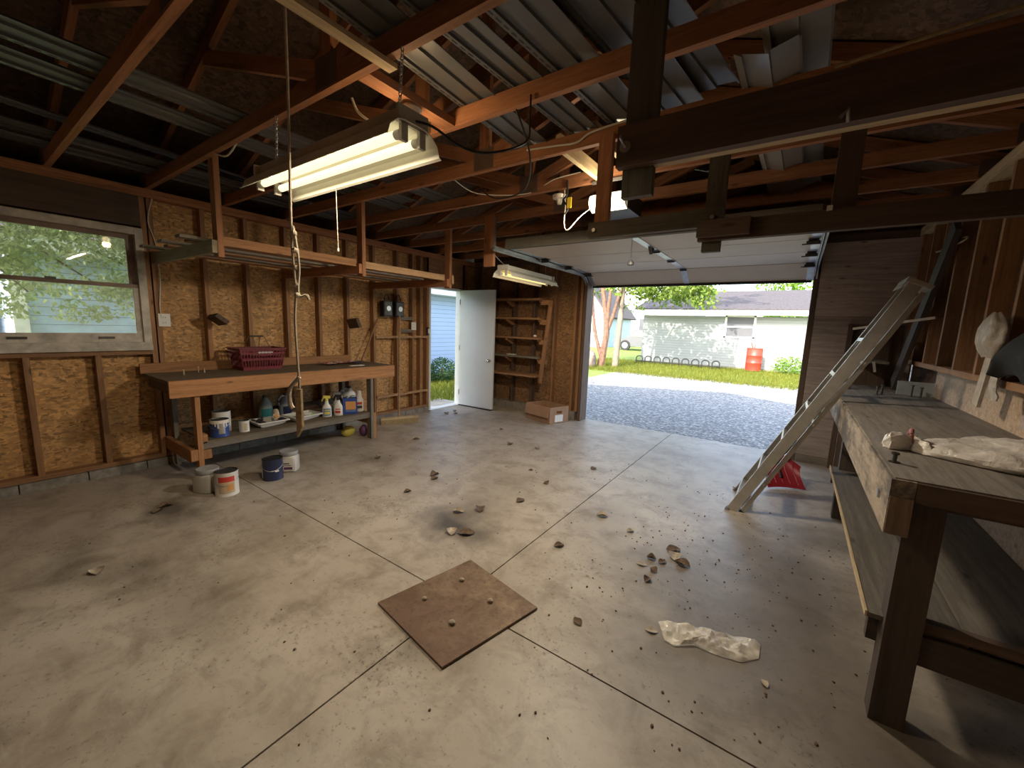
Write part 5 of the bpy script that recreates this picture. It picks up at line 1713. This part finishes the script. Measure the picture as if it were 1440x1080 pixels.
def shv(u, v, off=0):
    a = Vector((-0.09, 4.54, 0.012))
    w_ = Vector((0.30, 0.16, 0))
    bk = Vector((-0.16, 0.30, 0)).normalized()
    c = (u - 0.5) * 2
    p = a + w_ * u + Vector((0, 0, 0.27 * v * (1 - 0.30 * c * c))) + bk * (0.26 * math.sin(v * 1.5) - 0.13 * c * c * (0.3 + v))
    return p - bk * off


b.grid(12, 10, lambda u, v: shv(u, v))
b.grid(12, 10, lambda u, v: shv(u, v, 0.006))
b.build('scoop', 'red_plastic', sv, True)
b = B()
for k in range(5):
    u = 0.12 + 0.19 * k
    b.tube([shv(u, v, 0.008) for v in (0.1, 0.3, 0.5, 0.7, 0.92)], 0.006, 6)
b.build('rib', 'red_plastic', sv)
B().tube([shv(0.5, 0.25, 0.02), shv(0.5, 0.8, 0.03), (0.15, 4.66, 0.50), (0.235, 4.57, 0.80), (0.26, 4.55, 0.88)], 0.016, 10).build('handle', 'black_metal', sv, True)

# ------------------------------------------------------------------ dusty bench
ZR = 1.0
wb2 = thing('workbench', 'grey dusty workbench with heavy dark legs below the plywood panel', 'workbench', (0.66, 3.3, 0), 'workbenches')
lum('bench_top', 0.336, 0.665, 1.89, 4.87, ZR - 0.062, ZR, 'dusty_top', wb2)
lum('bench_top', 0.669, 1.0, 1.89, 4.87, ZR - 0.062, ZR, 'dusty_top', wb2)
lum('apron', 0.325, 0.39, 1.875, 4.84, ZR - 0.205, ZR - 0.004, 'weathered_apron', wb2)
lum('apron_end', 0.327, 0.388, 1.868, 1.8745, ZR - 0.20, ZR - 0.066, 'brown_end', wb2)
lum('end_edge', 0.392, 1.0, 1.872, 1.889, ZR - 0.075, ZR - 0.005, 'dark_wood', wb2)
lum('end_rail', 0.50, 1.0, 1.98, 2.018, ZR - 0.115, ZR - 0.062, 'dark_wood', wb2)
for (y0) in (1.965, 4.10):
    lum('leg', 0.392, 0.495, y0, y0 + 0.09, 0, ZR - 0.063, 'leg_wood', wb2)
    lum('leg', 0.89, 0.985, y0, y0 + 0.09, 0, ZR - 0.063, 'leg_wood', wb2)
    lum('cross_brace', 0.36, 1.0, y0 + 0.091, y0 + 0.129, 0.275, 0.395, 'leg_wood', wb2)
lum('near_brace', 0.496, 1.0, 1.975, 2.013, 0.285, 0.40, 'leg_wood', wb2)
lum('lower_shelf', 0.345, 0.62, 2.0, 4.18, 0.397, 0.416, 'dusty_shelf', wb2)
lum('lower_shelf', 0.623, 0.995, 2.02, 4.18, 0.397, 0.416, 'dusty_shelf', wb2)
lum('shelf_edge', 0.496, 1.0, 1.985, 2.02, 0.418, 0.455, 'dark_wood', wb2)
lum('shelf_lip', 0.338, 0.345, 2.0, 4.18, 0.395, 0.42, 'pale_pine', wb2)
B().tube([(0.318, 2.04, 0.89), (0.326, 2.04, 0.89)], 0.018, 12).build('bolt', 'galvanized', wb2)
for (x, y, h, lab) in ((0.61, 4.6, .075, 'steel rod standing on the dusty bench, inner of the pair beside the ladder'), (0.645, 4.63, .085, 'steel rod standing on the dusty bench, outer of the pair beside the ladder'), (0.84, 4.70, .10, 'steel rod standing on the dusty bench against the grey panel'), (0.89, 4.66, .09, 'steel rod standing on the dusty bench beside the plywood corner'), (0.365, 2.12, 0.04, 'steel peg standing on the dusty bench edge under the white bag')):
    t = thing('steel_rod', lab, 'rod', (x, y, ZR), 'rods standing on the dusty bench')
    B().lathe([(0.007, 0), (0.007, h - 0.008), (0.013, h - 0.008), (0.013, h)], (x, y, ZR), 10).build('shank', 'dark_steel', t)
    B().lathe([(0.018, 0), (0.018, 0.004)], (x, y, ZR), 10).build('washer', 'dark_steel', t)

# white bag on the dusty bench
wbg = thing('plastic_bag', 'long white plastic bag with a knotted end on the dusty bench', 'plastic bag', (0.75, 2.45, ZR), 'plastic bags')
b = B()
SEC = [(0.37, 2.40, 0.02, 0.02), (0.385, 2.41, 0.055, 0.04), (0.42, 2.42, 0.06, 0.045), (0.455, 2.43, 0.045, 0.035), (0.50, 2.43, 0.10, 0.035), (0.56, 2.43, 0.15, 0.05), (0.63, 2.44, 0.20, 0.06), (0.70, 2.45, 0.24, 0.065), (0.78, 2.46, 0.28, 0.075), (0.87, 2.47, 0.31, 0.075), (0.955, 2.48, 0.32, 0.07), (0.972, 2.48, 0.28, 0.05)]
fine = []
for i in range(len(SEC) - 1):
    for k in range(5):
        t = k / 5
        fine.append([SEC[i][q] * (1 - t) + SEC[i + 1][q] * t for q in range(4)])
fine.append(SEC[-1])
n = 36
vs = []
for (x, y, hy, hz) in fine:
    for j in range(n):
        a = 2 * PI * j / n
        dy, dz_ = math.cos(a) * hy, max(-0.0, (math.sin(a) + 0.35) / 1.35) * hz * (1.7 if x < 0.5 else 1.05)
        w = 1 + 0.30 * noise.fractal(Vector((x * 7, math.cos(a) * 1.6 + y, math.sin(a) * 1.6)), 1.0, 2.0, 3) + 0.55 * abs(noise.noise(Vector((x * 4 + math.cos(a) * 2, math.cos(a) * 11, 3.0)))) - 0.18 + 0.10 * noise.noise(Vector((x * 40, a * 6, 5)))
        vs.append((x + 0.02 * noise.noise(Vector((y * 9, a, x * 20))), y + dy * (0.75 + 0.25 * w), ZR + 0.003 + dz_ * w))
fs = [(i * n + j, i * n + (j + 1) % n, (i + 1) * n + (j + 1) % n, (i + 1) * n + j) for i in range(len(fine) - 1) for j in range(n)]
fs += [tuple(range(n))[::-1], tuple((len(fine) - 1) * n + j for j in range(n))]
b.add(vs, fs).build('bag_film', 'bag_white', wbg, True)
b = B()
b.tube(smooth_path([(0.455, 2.395, ZR + 0.02), (0.452, 2.40, ZR + 0.075), (0.458, 2.44, ZR + 0.085), (0.46, 2.48, ZR + 0.06)]), 0.008, 8)
b.build('red_tie', 'tie_red', wbg, True)

# end of the dusty bench and far corner
tag(board('leaning_plank', (0.82, 5.36, 1.035), (0.86, 4.36, 2.32), 0.15, 0.036, 'leg_wood', None, up=(1, 0, 0)), 'dark plank leaning across the studs behind the ladder top', 'plank')
tag(B().box(0.76, 0.99, 4.80, 4.815, ZR + 0.001, ZR + 0.12).build('grey_board', 'grey_panel', None), 'blue-grey board standing at the end of the dusty bench', 'board')
cs = thing('corner_shelf', 'dark corner shelf unit behind the ladder', 'shelf unit', (0.7, 5.45, 0))
for (z, y0, x0) in ((1.26, 5.16, 0.48), (1.56, 5.30, 0.55), (0.98, 5.16, 0.45)):
    lum('shelf_board', x0, 0.89 if z < 1.1 else 0.735, y0, 5.75, z - 0.02, z, 'grey_wood', cs)
lum('upright', 0.44, 0.48, 5.68, 5.76, 0, 1.62, 'dark_wood', cs)
lum('upright', 0.736, 0.766, 5.62, 5.66, 0.981, 1.62, 'dark_wood', cs)
lum('upright', 0.44, 0.48, 5.12, 5.16, 0, 1.2, 'dark_wood', cs)
lum('back_board', 0.46, 0.89, 5.752, 5.764, 0.9, 1.62, 'dark_wood', cs)
B().beam((0.62, 5.14, 1.255), (0.64, 5.13, 1.16), 0.02, 0.006, (0, 1, 0)).build('shelf_bracket', 'aluminium', cs)
tag(B().beam((0.42, 4.98, 1.56), (0.885, 4.62, 1.66), 0.02, 0.02).build('metal_rod', 'aluminium', None), 'thin metal rod projecting from the studs behind the ladder', 'rod')

# hanging things on the bench wall
hp = tag(board('white_strip', (0.885, 3.42, 1.12), (0.885, 3.30, 1.62), 0.085, 0.016, 'white_strip_wood' if 'white_strip_wood' in MATS else 'pale_pine', None, up=(1, 0, 0)), 'pale board strip hanging slanted on the studs above the dusty bench', 'board')
hp.data.materials[0] = MATS['old_white_paint']
hbg = thing('plastic_bag', 'cream plastic bag hung over the slanted strip on the studs', 'plastic bag', (0.85, 3.25, 1.4), 'plastic bags')
b = B()


def drape(u, v):
    a = 2 * PI * u
    r = [0.035, 0.085, 0.115, 0.125, 0.12, 0.10, 0.06][min(6, int(v * 6))]
    r2 = [0.035, 0.085, 0.115, 0.125, 0.12, 0.10, 0.06][min(6, int(v * 6) + 1)]
    r = r + (r2 - r) * (v * 6 - int(v * 6))
    r *= 1 + 0.07 * math.sin(5 * a + 3 * v) + 0.10 * noise.noise(Vector((a * 1.5, v * 5, 1)))
    return (0.835 + 0.40 * r * math.cos(a), 3.20 + r * math.sin(a) - 0.02 * v, 1.635 - 0.235 * v + 0.003 * math.sin(4 * a))


b.grid(48, 18, drape)
b.build('bag_film', 'bag_cream', hbg, True)
b = B().grid(8, 12, lambda u, v: (0.865 + 0.02 * noise.noise(Vector((u * 5, v * 6, 3))), 3.10 + 0.10 * u + 0.03 * math.sin(v * 4), 1.18 + 0.27 * v))
b.grid(8, 12, lambda u, v: (0.872 + 0.02 * noise.noise(Vector((u * 5, v * 6, 3))), 3.10 + 0.10 * u + 0.03 * math.sin(v * 4), 1.18 + 0.27 * v))
b.build('hanging_tail', 'bag_cream', hbg, True)
b = B()
n = 20


def jk(u, v):
    y = 3.10 - 0.75 * u
    top = 1.54 + 0.05 * math.sin(u * 5) - 0.22 * max(0, 0.3 - u) * 3
    bot = 1.30 + 0.03 * math.sin(u * 9)
    return (0.86 - 0.05 * math.sin(PI * v) - 0.03 * noise.noise(Vector((u * 6, v * 3, 1))), y, bot + (top - bot) * v)


b.grid(24, 12, jk)
b.grid(24, 12, lambda u, v: (0.885, jk(u, v)[1], jk(u, v)[2]))
jc = tag(b.build('jacket', 'black_cloth', None, True), 'black cloth jacket hanging on the studs above the dusty bench', 'jacket')
tag(B().box(0.975, 0.999, 2.3, 3.14, 1.05, 1.24).build('cardboard_sheet', 'brown_ply', None), 'pinkish brown sheet against the plywood panel below the jacket', 'sheet')

# ================================================================== OUTSIDE
gr = B().box(-5.3, 40, 6.02, 14.6, -0.3, -0.08).box(1.06, 40, -30, 6.02, -0.3, -0.081)
go = struct(gr.build('ground_gravel', 'gravel', origin=(0, 0, 0)))
gl = B().box(-60, 40, 14.6, 70, -0.3, -0.075).box(-60, -5.3, -30, 14.6, -0.3, -0.08).box(-5.3, -5.06, -30, 6.02, -0.3, -0.08)
struct(gl.build('ground_lawn', 'lawn_base', origin=(0, 0, 0)))
pb = B().box(-5.75, -5.1, 4.5, 5.7, -0.08, -0.03)
struct(pb.build('ground_step', 'concrete', origin=(0, 0, 0)))


def grass(regions, name, label):
    rr = random.Random(11)
    b = B()
    for (x0, x1, y0, y1, n, h) in regions:
        for i in range(n):
            x, y = rr.uniform(x0, x1), rr.uniform(y0, y1)
            hh = h * rr.uniform(0.5, 1.3)
            a = rr.uniform(0, PI)
            w = 0.010 if h < 0.12 else 0.012
            dx, dy = math.cos(a) * w, math.sin(a) * w
            lx, ly = rr.uniform(-0.5, 0.5) * hh, rr.uniform(-0.5, 0.5) * hh
            b.add([(x - dx, y - dy, -0.08), (x + dx, y + dy, -0.08), (x + lx, y + ly, -0.08 + hh)], [(0, 1, 2)])
    return tag(b.build(name, 'grass_blade', None), label, 'grass', None, 'stuff')


grass([(-8, 1, 14.3, 19.9, 16000, 0.12), (-8, 0.6, 13.9, 14.8, 3000, 0.08)], 'lawn_grass', 'sunlit lawn grass beyond the gravel drive')
grass([(-8.0, -5.6, 5.2, 9.5, 7000, 0.11)], 'path_grass', 'green grass outside the side door')


def crown(b, c, r, n, size, seed, squash=1.0, hollow=0.5, droop=0.4):
    rr = random.Random(seed)
    c, r = Vector(c), Vector(r)
    for i in range(n):
        while True:
            d = Vector((rr.uniform(-1, 1), rr.uniform(-1, 1), rr.uniform(-1, 1)))
            if hollow < d.length < 1:
                break
        p = c + Vector((d.x * r.x, d.y * r.y, d.z * r.z))
        s = size * rr.uniform(0.6, 1.4)
        t = Vector((rr.uniform(-1, 1), rr.uniform(-1, 1), rr.uniform(-1, 0.5) - droop)).normalized()
        q = t.cross(Vector((rr.uniform(-1, 1), rr.uniform(-1, 1), rr.uniform(-1, 1)))).normalized()
        nrm = t.cross(q)
        b.add([p, p + t * s * 0.5 + q * s * 0.28 + nrm * s * 0.08, p + t * s, p + t * s * 0.5 - q * s * 0.28 + nrm * s * 0.08], [(0, 1, 2, 3)])


def clumps(b, boxes, nclump, per, cr, size, seed):
    rr = random.Random(seed)
    for (x0, x1, y0, y1, z0, z1) in boxes:
        for i in range(nclump):
            c = (rr.uniform(x0, x1), rr.uniform(y0, y1), rr.uniform(z0, z1))
            k = rr.uniform(0.6, 1.3) * cr
            crown(b, c, (k, k, k * 0.6), per, size, seed * 1000 + i, hollow=0.1)


# tree outside the window
t = thing('leafy_tree', 'leafy tree with drooping branches outside the window', 'tree', (-7.2, -1.2, -0.08))
b = B()
clumps(b, [(-7.0, -6.0, -1.2, 2.3, 1.70, 3.2)], 150, 90, 0.30, 0.055, 3)
clumps(b, [(-6.9, -6.1, 0.2, 1.9, 1.42, 2.6)], 55, 80, 0.24, 0.05, 4)
clumps(b, [(-6.6, -5.95, -0.9, 2.0, 2.0, 3.1)], 75, 90, 0.26, 0.05, 6)
clumps(b, [(-7.2, -5.8, -2.5, 3.4, 3.2, 6.0)], 110, 40, 0.55, 0.12, 5)
b.build('foliage', 'leaf_near', t)
b = B()
b.tube([(-7.2, -1.6, -0.1), (-7.2, -1.5, 1.2), (-7.1, -1.3, 2.6), (-7.1, -0.9, 4.2)], [0.2, 0.16, 0.13, 0.06], 10)
for (x, y, z) in ((-6.6, 1.2, 1.7), (-7.0, 1.8, 2.2), (-6.4, 0.6, 2.5), (-6.9, 1.5, 2.0), (-6.8, 0.6, 1.65)):
    b.tube(smooth_path([(-7.15, -1.35, 2.2), (-7.1 + (x + 7.1) * 0.4, -0.5, 2.9), (x, y, z)], 5), [0.028 - 0.002 * i for i in range(11)], 6)
b.build('trunk', 'bark', t, True)

# blue house across the side yard
bh_ = thing('blue_house', 'pale blue clapboard house wall outside the side door and window', 'house', (-9.5, 6, -0.08))
B().box(-14, -8.2, 0.62, 11.5, 0.10, 2.25).build('wall_siding', 'blue_siding', bh_, origin=(-9, 5, 0))
B().box(-14, -8.17, 0.60, 11.5, -0.1, 0.10).build('foundation', 'block', bh_)
B().box(-8.2, -8.16, 0.57, 0.70, 0.1, 2.25).build('corner_board', 'outer_white', bh_)
B().box(-8.2, -7.75, 0.4, 11.8, 2.20, 2.24).build('soffit', 'outer_white', bh_)
B().box(-7.77, -7.73, 0.4, 11.8, 2.20, 2.38).build('fascia', 'outer_white', bh_)
B().add([(-7.7, 0.3, 2.36), (-11, 0.3, 3.7), (-11, 11.9, 3.7), (-7.7, 11.9, 2.36), (-7.7, 0.3, 2.40), (-11, 0.3, 3.74), (-11, 11.9, 3.74), (-7.7, 11.9, 2.40)], [(0, 1, 2, 3), (7, 6, 5, 4), (0, 4, 5, 1), (3, 2, 6, 7), (0, 3, 7, 4), (1, 5, 6, 2)]).build('roof', 'asphalt_shingle', bh_)
gs = thing('grey_shed', 'pale grey building with ribbed boards beyond the tree outside the window', 'building', (-10.5, -2, -0.08))
B().box(-14, -10.5, -8, 0.2, -0.1, 3.0).build('wall_siding', 'white_siding', gs, origin=(-10.5, -2, 0))
B().box(-10.5, -10.4, -1.0, 0.25, 1.9, 2.05).build('eave_board', 'outer_white', gs)
for (x, y, lab) in ((-7.55, 7.55, 'round green shrub below the blue siding, the one closer to the door jamb'), (-7.45, 8.95, 'round green shrub below the blue siding, half behind the door frame')):
    t = thing('round_shrub', lab, 'shrub', (x, y, -0.08), 'shrubs below the blue siding')
    b = B()
    crown(b, (x, y, 0.22), (0.38, 0.42, 0.36), 1500, 0.06, int(y * 10), hollow=0.55, droop=-0.4)
    b.build('foliage', 'leaf_bush', t)
    B().tube([(x, y, -0.1), (x, y, 0.3)], 0.03, 6).build('stem', 'bark', t)

# grey-blue house across the drive
hs = thing('far_house', 'long pale blue house with grey shingle roof across the gravel drive', 'house', (0, 20, -0.08))
HX0, HX1, HY = -6.25, 9.0, 20.0
B().box(HX0, HX1, HY, HY + 8, 0.0, 2.2).build('wall_siding', 'pale_siding', hs, origin=(0, HY, 0))
B().box(HX0, HX1, HY - 0.02, HY + 8, -0.2, 0.0).build('foundation', 'block', hs)
B().box(HX0 - 0.3, HX1, HY - 0.5, HY, 2.26, 2.30).build('soffit', 'outer_white', hs)
B().box(HX0 - 0.3, HX1, HY - 0.54, HY - 0.5, 2.24, 2.46).build('fascia', 'outer_white', hs)
vs = [(HX0 - 0.3, HY - 0.55, 2.44), (HX1, HY - 0.55, 2.44), (HX1, HY + 3.4, 3.52), (HX0 - 0.3, HY + 3.4, 3.52)]
B().add(vs + [(x, y, z + 0.06) for (x, y, z) in vs], [(3, 2, 1, 0), (4, 5, 6, 7), (0, 1, 5, 4), (1, 2, 6, 5), (2, 3, 7, 6), (3, 0, 4, 7)]).build('roof', 'asphalt_shingle', hs)
w = B()
for (x0, x1, z0, z1) in ((-2.68, -2.60, 1.27, 2.24), (-1.58, -1.50, 1.27, 2.24), (-2.68, -1.5, 2.17, 2.25), (-2.68, -1.5, 1.26, 1.34), (-2.6, -1.58, 1.72, 1.78)):
    w.box(x0, x1, HY - 0.04, HY, z0, z1)
wi = w.build('window_frame', 'outer_white', hs)
B().box(-2.60, -1.58, HY - 0.012, HY - 0.004, 1.34, 2.17).build('pane', 'window_dark', wi)

# drum by the far house
dm = thing('steel_drum', 'red steel drum standing at the far house wall', 'drum', (-1.37, 19.3, -0.08))
b = B().lathe([(0.29, 0), (0.30, 0.01), (0.29, 0.02), (0.29, 0.30), (0.302, 0.315), (0.29, 0.33), (0.29, 0.60), (0.302, 0.615), (0.29, 0.63), (0.29, 0.90), (0.30, 0.91), (0.29, 0.92)], (-1.37, 19.3, -0.02), 28)
b.build('drum_body', 'drum_red', dm, True)
B().tube([(-1.45, 19.25, 0.9), (-1.52, 19.2, 1.12)], 0.02, 6).tube([(-1.40, 19.25, 0.9), (-1.36, 19.2, 1.02)], 0.015, 6).build('sticks', 'bark', dm)
# low rack of hoops
rk2 = thing('hoop_rack', 'low metal rack of hoops along the far house wall', 'rack', (-4.4, 18.6, -0.08))
for k in range(9):
    x = -6.0 + 0.40 * k
    pts = [(x, 18.6, -0.08)] + [(x + 0.0, 18.6 - 0.02, 0.20)] + [(x + 0.14 - 0.14 * math.cos(a), 18.58, 0.20 + 0.10 * math.sin(a)) for a in (0.5, 1.0, 1.57, 2.1, 2.6)] + [(x + 0.28, 18.58, 0.20), (x + 0.28, 18.6, -0.08)]
    B().tube(pts, 0.026, 6).build('hoop', 'dark_steel', rk2, True)
B().tube([(-6.05, 18.6, 0.06), (-2.5, 18.6, 0.06)], 0.026, 6).build('rail', 'dark_steel', rk2)
# shrub at the end of the far house
t = thing('flowering_shrub', 'small yellow-green shrub against the far house beside the drum', 'shrub', (0.0, 19.2, -0.08))
b = B()
crown(b, (-0.1, 19.2, 0.25), (0.65, 0.4, 0.40), 700, 0.09, 4, hollow=0.2, droop=-0.3)
b.build('foliage', 'leaf_hedge', t)
# multi-stem tree by the drive
t = thing('multi_stem_tree', 'multi-stemmed tree with pinkish bark beside the drive, foliage over the far house', 'tree', (-6.5, 15.6, -0.08))
b = B()
for (pts, r0) in (([(-6.5, 15.6, -0.1), (-6.4, 15.6, 0.7), (-6.35, 15.6, 1.5), (-6.6, 15.6, 3.0), (-7.0, 15.6, 5)], 0.17), ([(-6.38, 15.6, 1.2), (-6.15, 15.7, 2.0), (-5.8, 15.8, 3.4), (-5.2, 16, 4.6)], 0.09), ([(-6.5, 15.55, 0.4), (-6.85, 15.5, 1.6), (-7.0, 15.5, 3.2)], 0.09), ([(-6.36, 15.6, 1.5), (-6.3, 15.6, 2.6), (-6.1, 15.4, 4.6)], 0.10)):
    sp2 = smooth_path(pts, 5)
    b.tube(sp2, [r0 * (1 - 0.7 * i / len(sp2)) for i in range(len(sp2))], 8)
b.build('trunk', 'bark', t, True)
b = B()
clumps(b, [(-8.5, -3.2, 14.2, 17.2, 3.0, 5.6)], 100, 34, 0.40, 0.17, 21)
clumps(b, [(-5.6, -2.6, 15.0, 17.0, 2.5, 3.6)], 55, 50, 0.40, 0.15, 22)
clumps(b, [(-7.5, -2.0, 14.0, 17.6, 5.4, 7.0)], 40, 28, 0.5, 0.22, 23)
b.build('foliage', 'leaf_tree', t)
tag(B().tube([(-6.0, 15.9, -0.1), (-5.93, 15.95, 2.0), (-5.88, 16.0, 7.0)], [0.13, 0.115, 0.10], 12).build('utility_pole', 'pole_wood', None, True), 'weathered wooden pole beside the multi-stemmed tree', 'pole')
tag(B().sphere((-6.85, 15.1, 0.18), (0.33, 0.3, 0.42), 18, 12, 0.25, 2, seed=5).build('tree_stump', 'stone', None, True), 'low pinkish stump at the foot of the multi-stemmed tree', 'stump')
# further houses
wh = thing('white_house', 'white house behind the car at the back of the lawn', 'house', (-12, 41, -0.08))
B().box(-24, -8.2, 41, 47, -0.1, 3.5).build('wall_siding', 'white_siding', wh, origin=(-12, 41, 0))
vs = [(-24.5, 40.4, 3.4), (-7.7, 40.4, 3.4), (-7.7, 45, 6.0), (-24.5, 45, 6.0)]
B().add(vs + [(x, y, z + 0.1) for (x, y, z) in vs], [(3, 2, 1, 0), (4, 5, 6, 7), (0, 1, 5, 4), (1, 2, 6, 5), (2, 3, 7, 6), (3, 0, 4, 7)]).build('roof', 'outer_white', wh)
wi = B().box(-13.3, -12.2, 40.96, 41, 1.0, 2.7).build('window_frame', 'outer_white', wh)
B().box(-13.2, -12.3, 40.94, 40.96, 1.1, 2.6).build('pane', 'window_dark', wi)
gh = thing('gable_house', 'small blue gabled house behind the multi-stemmed tree', 'house', (-14.7, 31.5, -0.08))
B().prism([(-17.5, -0.1), (-12.9, -0.1), (-12.9, 2.7), (-14.8, 5.1), (-17.5, 2.7)], lambda u, v, w: (u, 31.5 + w, v), 6).build('wall_siding', 'blue_siding', gh, origin=(-14, 31.5, 0))
B().add([(-14.8, 31.2, 5.15), (-12.5, 31.2, 2.3), (-12.5, 37.6, 2.3), (-14.8, 37.6, 5.15), (-14.8, 31.2, 5.3), (-12.4, 31.2, 2.4), (-12.4, 37.6, 2.4), (-14.8, 37.6, 5.3)], [(0, 1, 2, 3), (7, 6, 5, 4), (0, 4, 5, 1), (3, 2, 6, 7), (0, 3, 7, 4), (1, 5, 6, 2)]).build('roof', 'asphalt_shingle', gh)
wi = B().box(-14.2, -13.4, 31.46, 31.5, 1.0, 2.4).build('window_frame', 'outer_white', gh)
B().box(-14.1, -13.5, 31.44, 31.46, 1.1, 2.3).build('pane', 'window_dark', wi)
# car
cr = thing('car', 'silver car parked beyond the lawn beside the far house', 'car', (-8.9, 29.5, -0.08))
CX, CY, CK = -11.4, 29.5, 1.18
body = [(0, 0.35), (0.05, 0.62), (0.9, 0.80), (1.35, 1.28), (2.9, 1.30), (3.7, 0.90), (4.1, 0.85), (4.15, 0.40), (3.9, 0.25), (0.2, 0.25)]


def cf(off):
    return lambda u, v, w: (CX + u * CK, CY + off + w, (v - 0.05) * CK)


B().prism(body, cf(0), 1.9).build('car_body', 'car_paint', cr)
B().prism([(1.05, 0.85), (1.42, 1.22), (2.1, 1.24), (2.1, 0.85)], cf(-0.015), 0.012).build('front_window', 'window_dark', cr)
B().prism([(2.18, 0.85), (2.18, 1.24), (2.85, 1.24), (3.4, 0.92)], cf(-0.015), 0.012).build('rear_window', 'window_dark', cr)
for x in (0.8, 3.3):
    x = CX + x * CK
    wv = B().tube([(x, CY - 0.06, 0.30), (x, CY + 0.16, 0.30)], 0.38, 20).build('wheel', 'tyre', cr, True)
    B().tube([(x, CY - 0.07, 0.30), (x, CY - 0.055, 0.30)], 0.21, 16).build('hub_cap', 'galvanized', wv)
# trees behind the far house
t = thing('roof_line_trees', 'bright green tree showing above the far house roof', 'tree', (1, 31, -0.08))
b = B()
clumps(b, [(-2.2, 7.0, 30, 33, 2.5, 4.9)], 130, 45, 0.75, 0.26, 31)
b.build('foliage', 'leaf_hedge', t)
B().tube([(1, 31, -0.1), (1.2, 31, 3.6)], [0.25, 0.15], 8).build('trunk', 'bark', t)
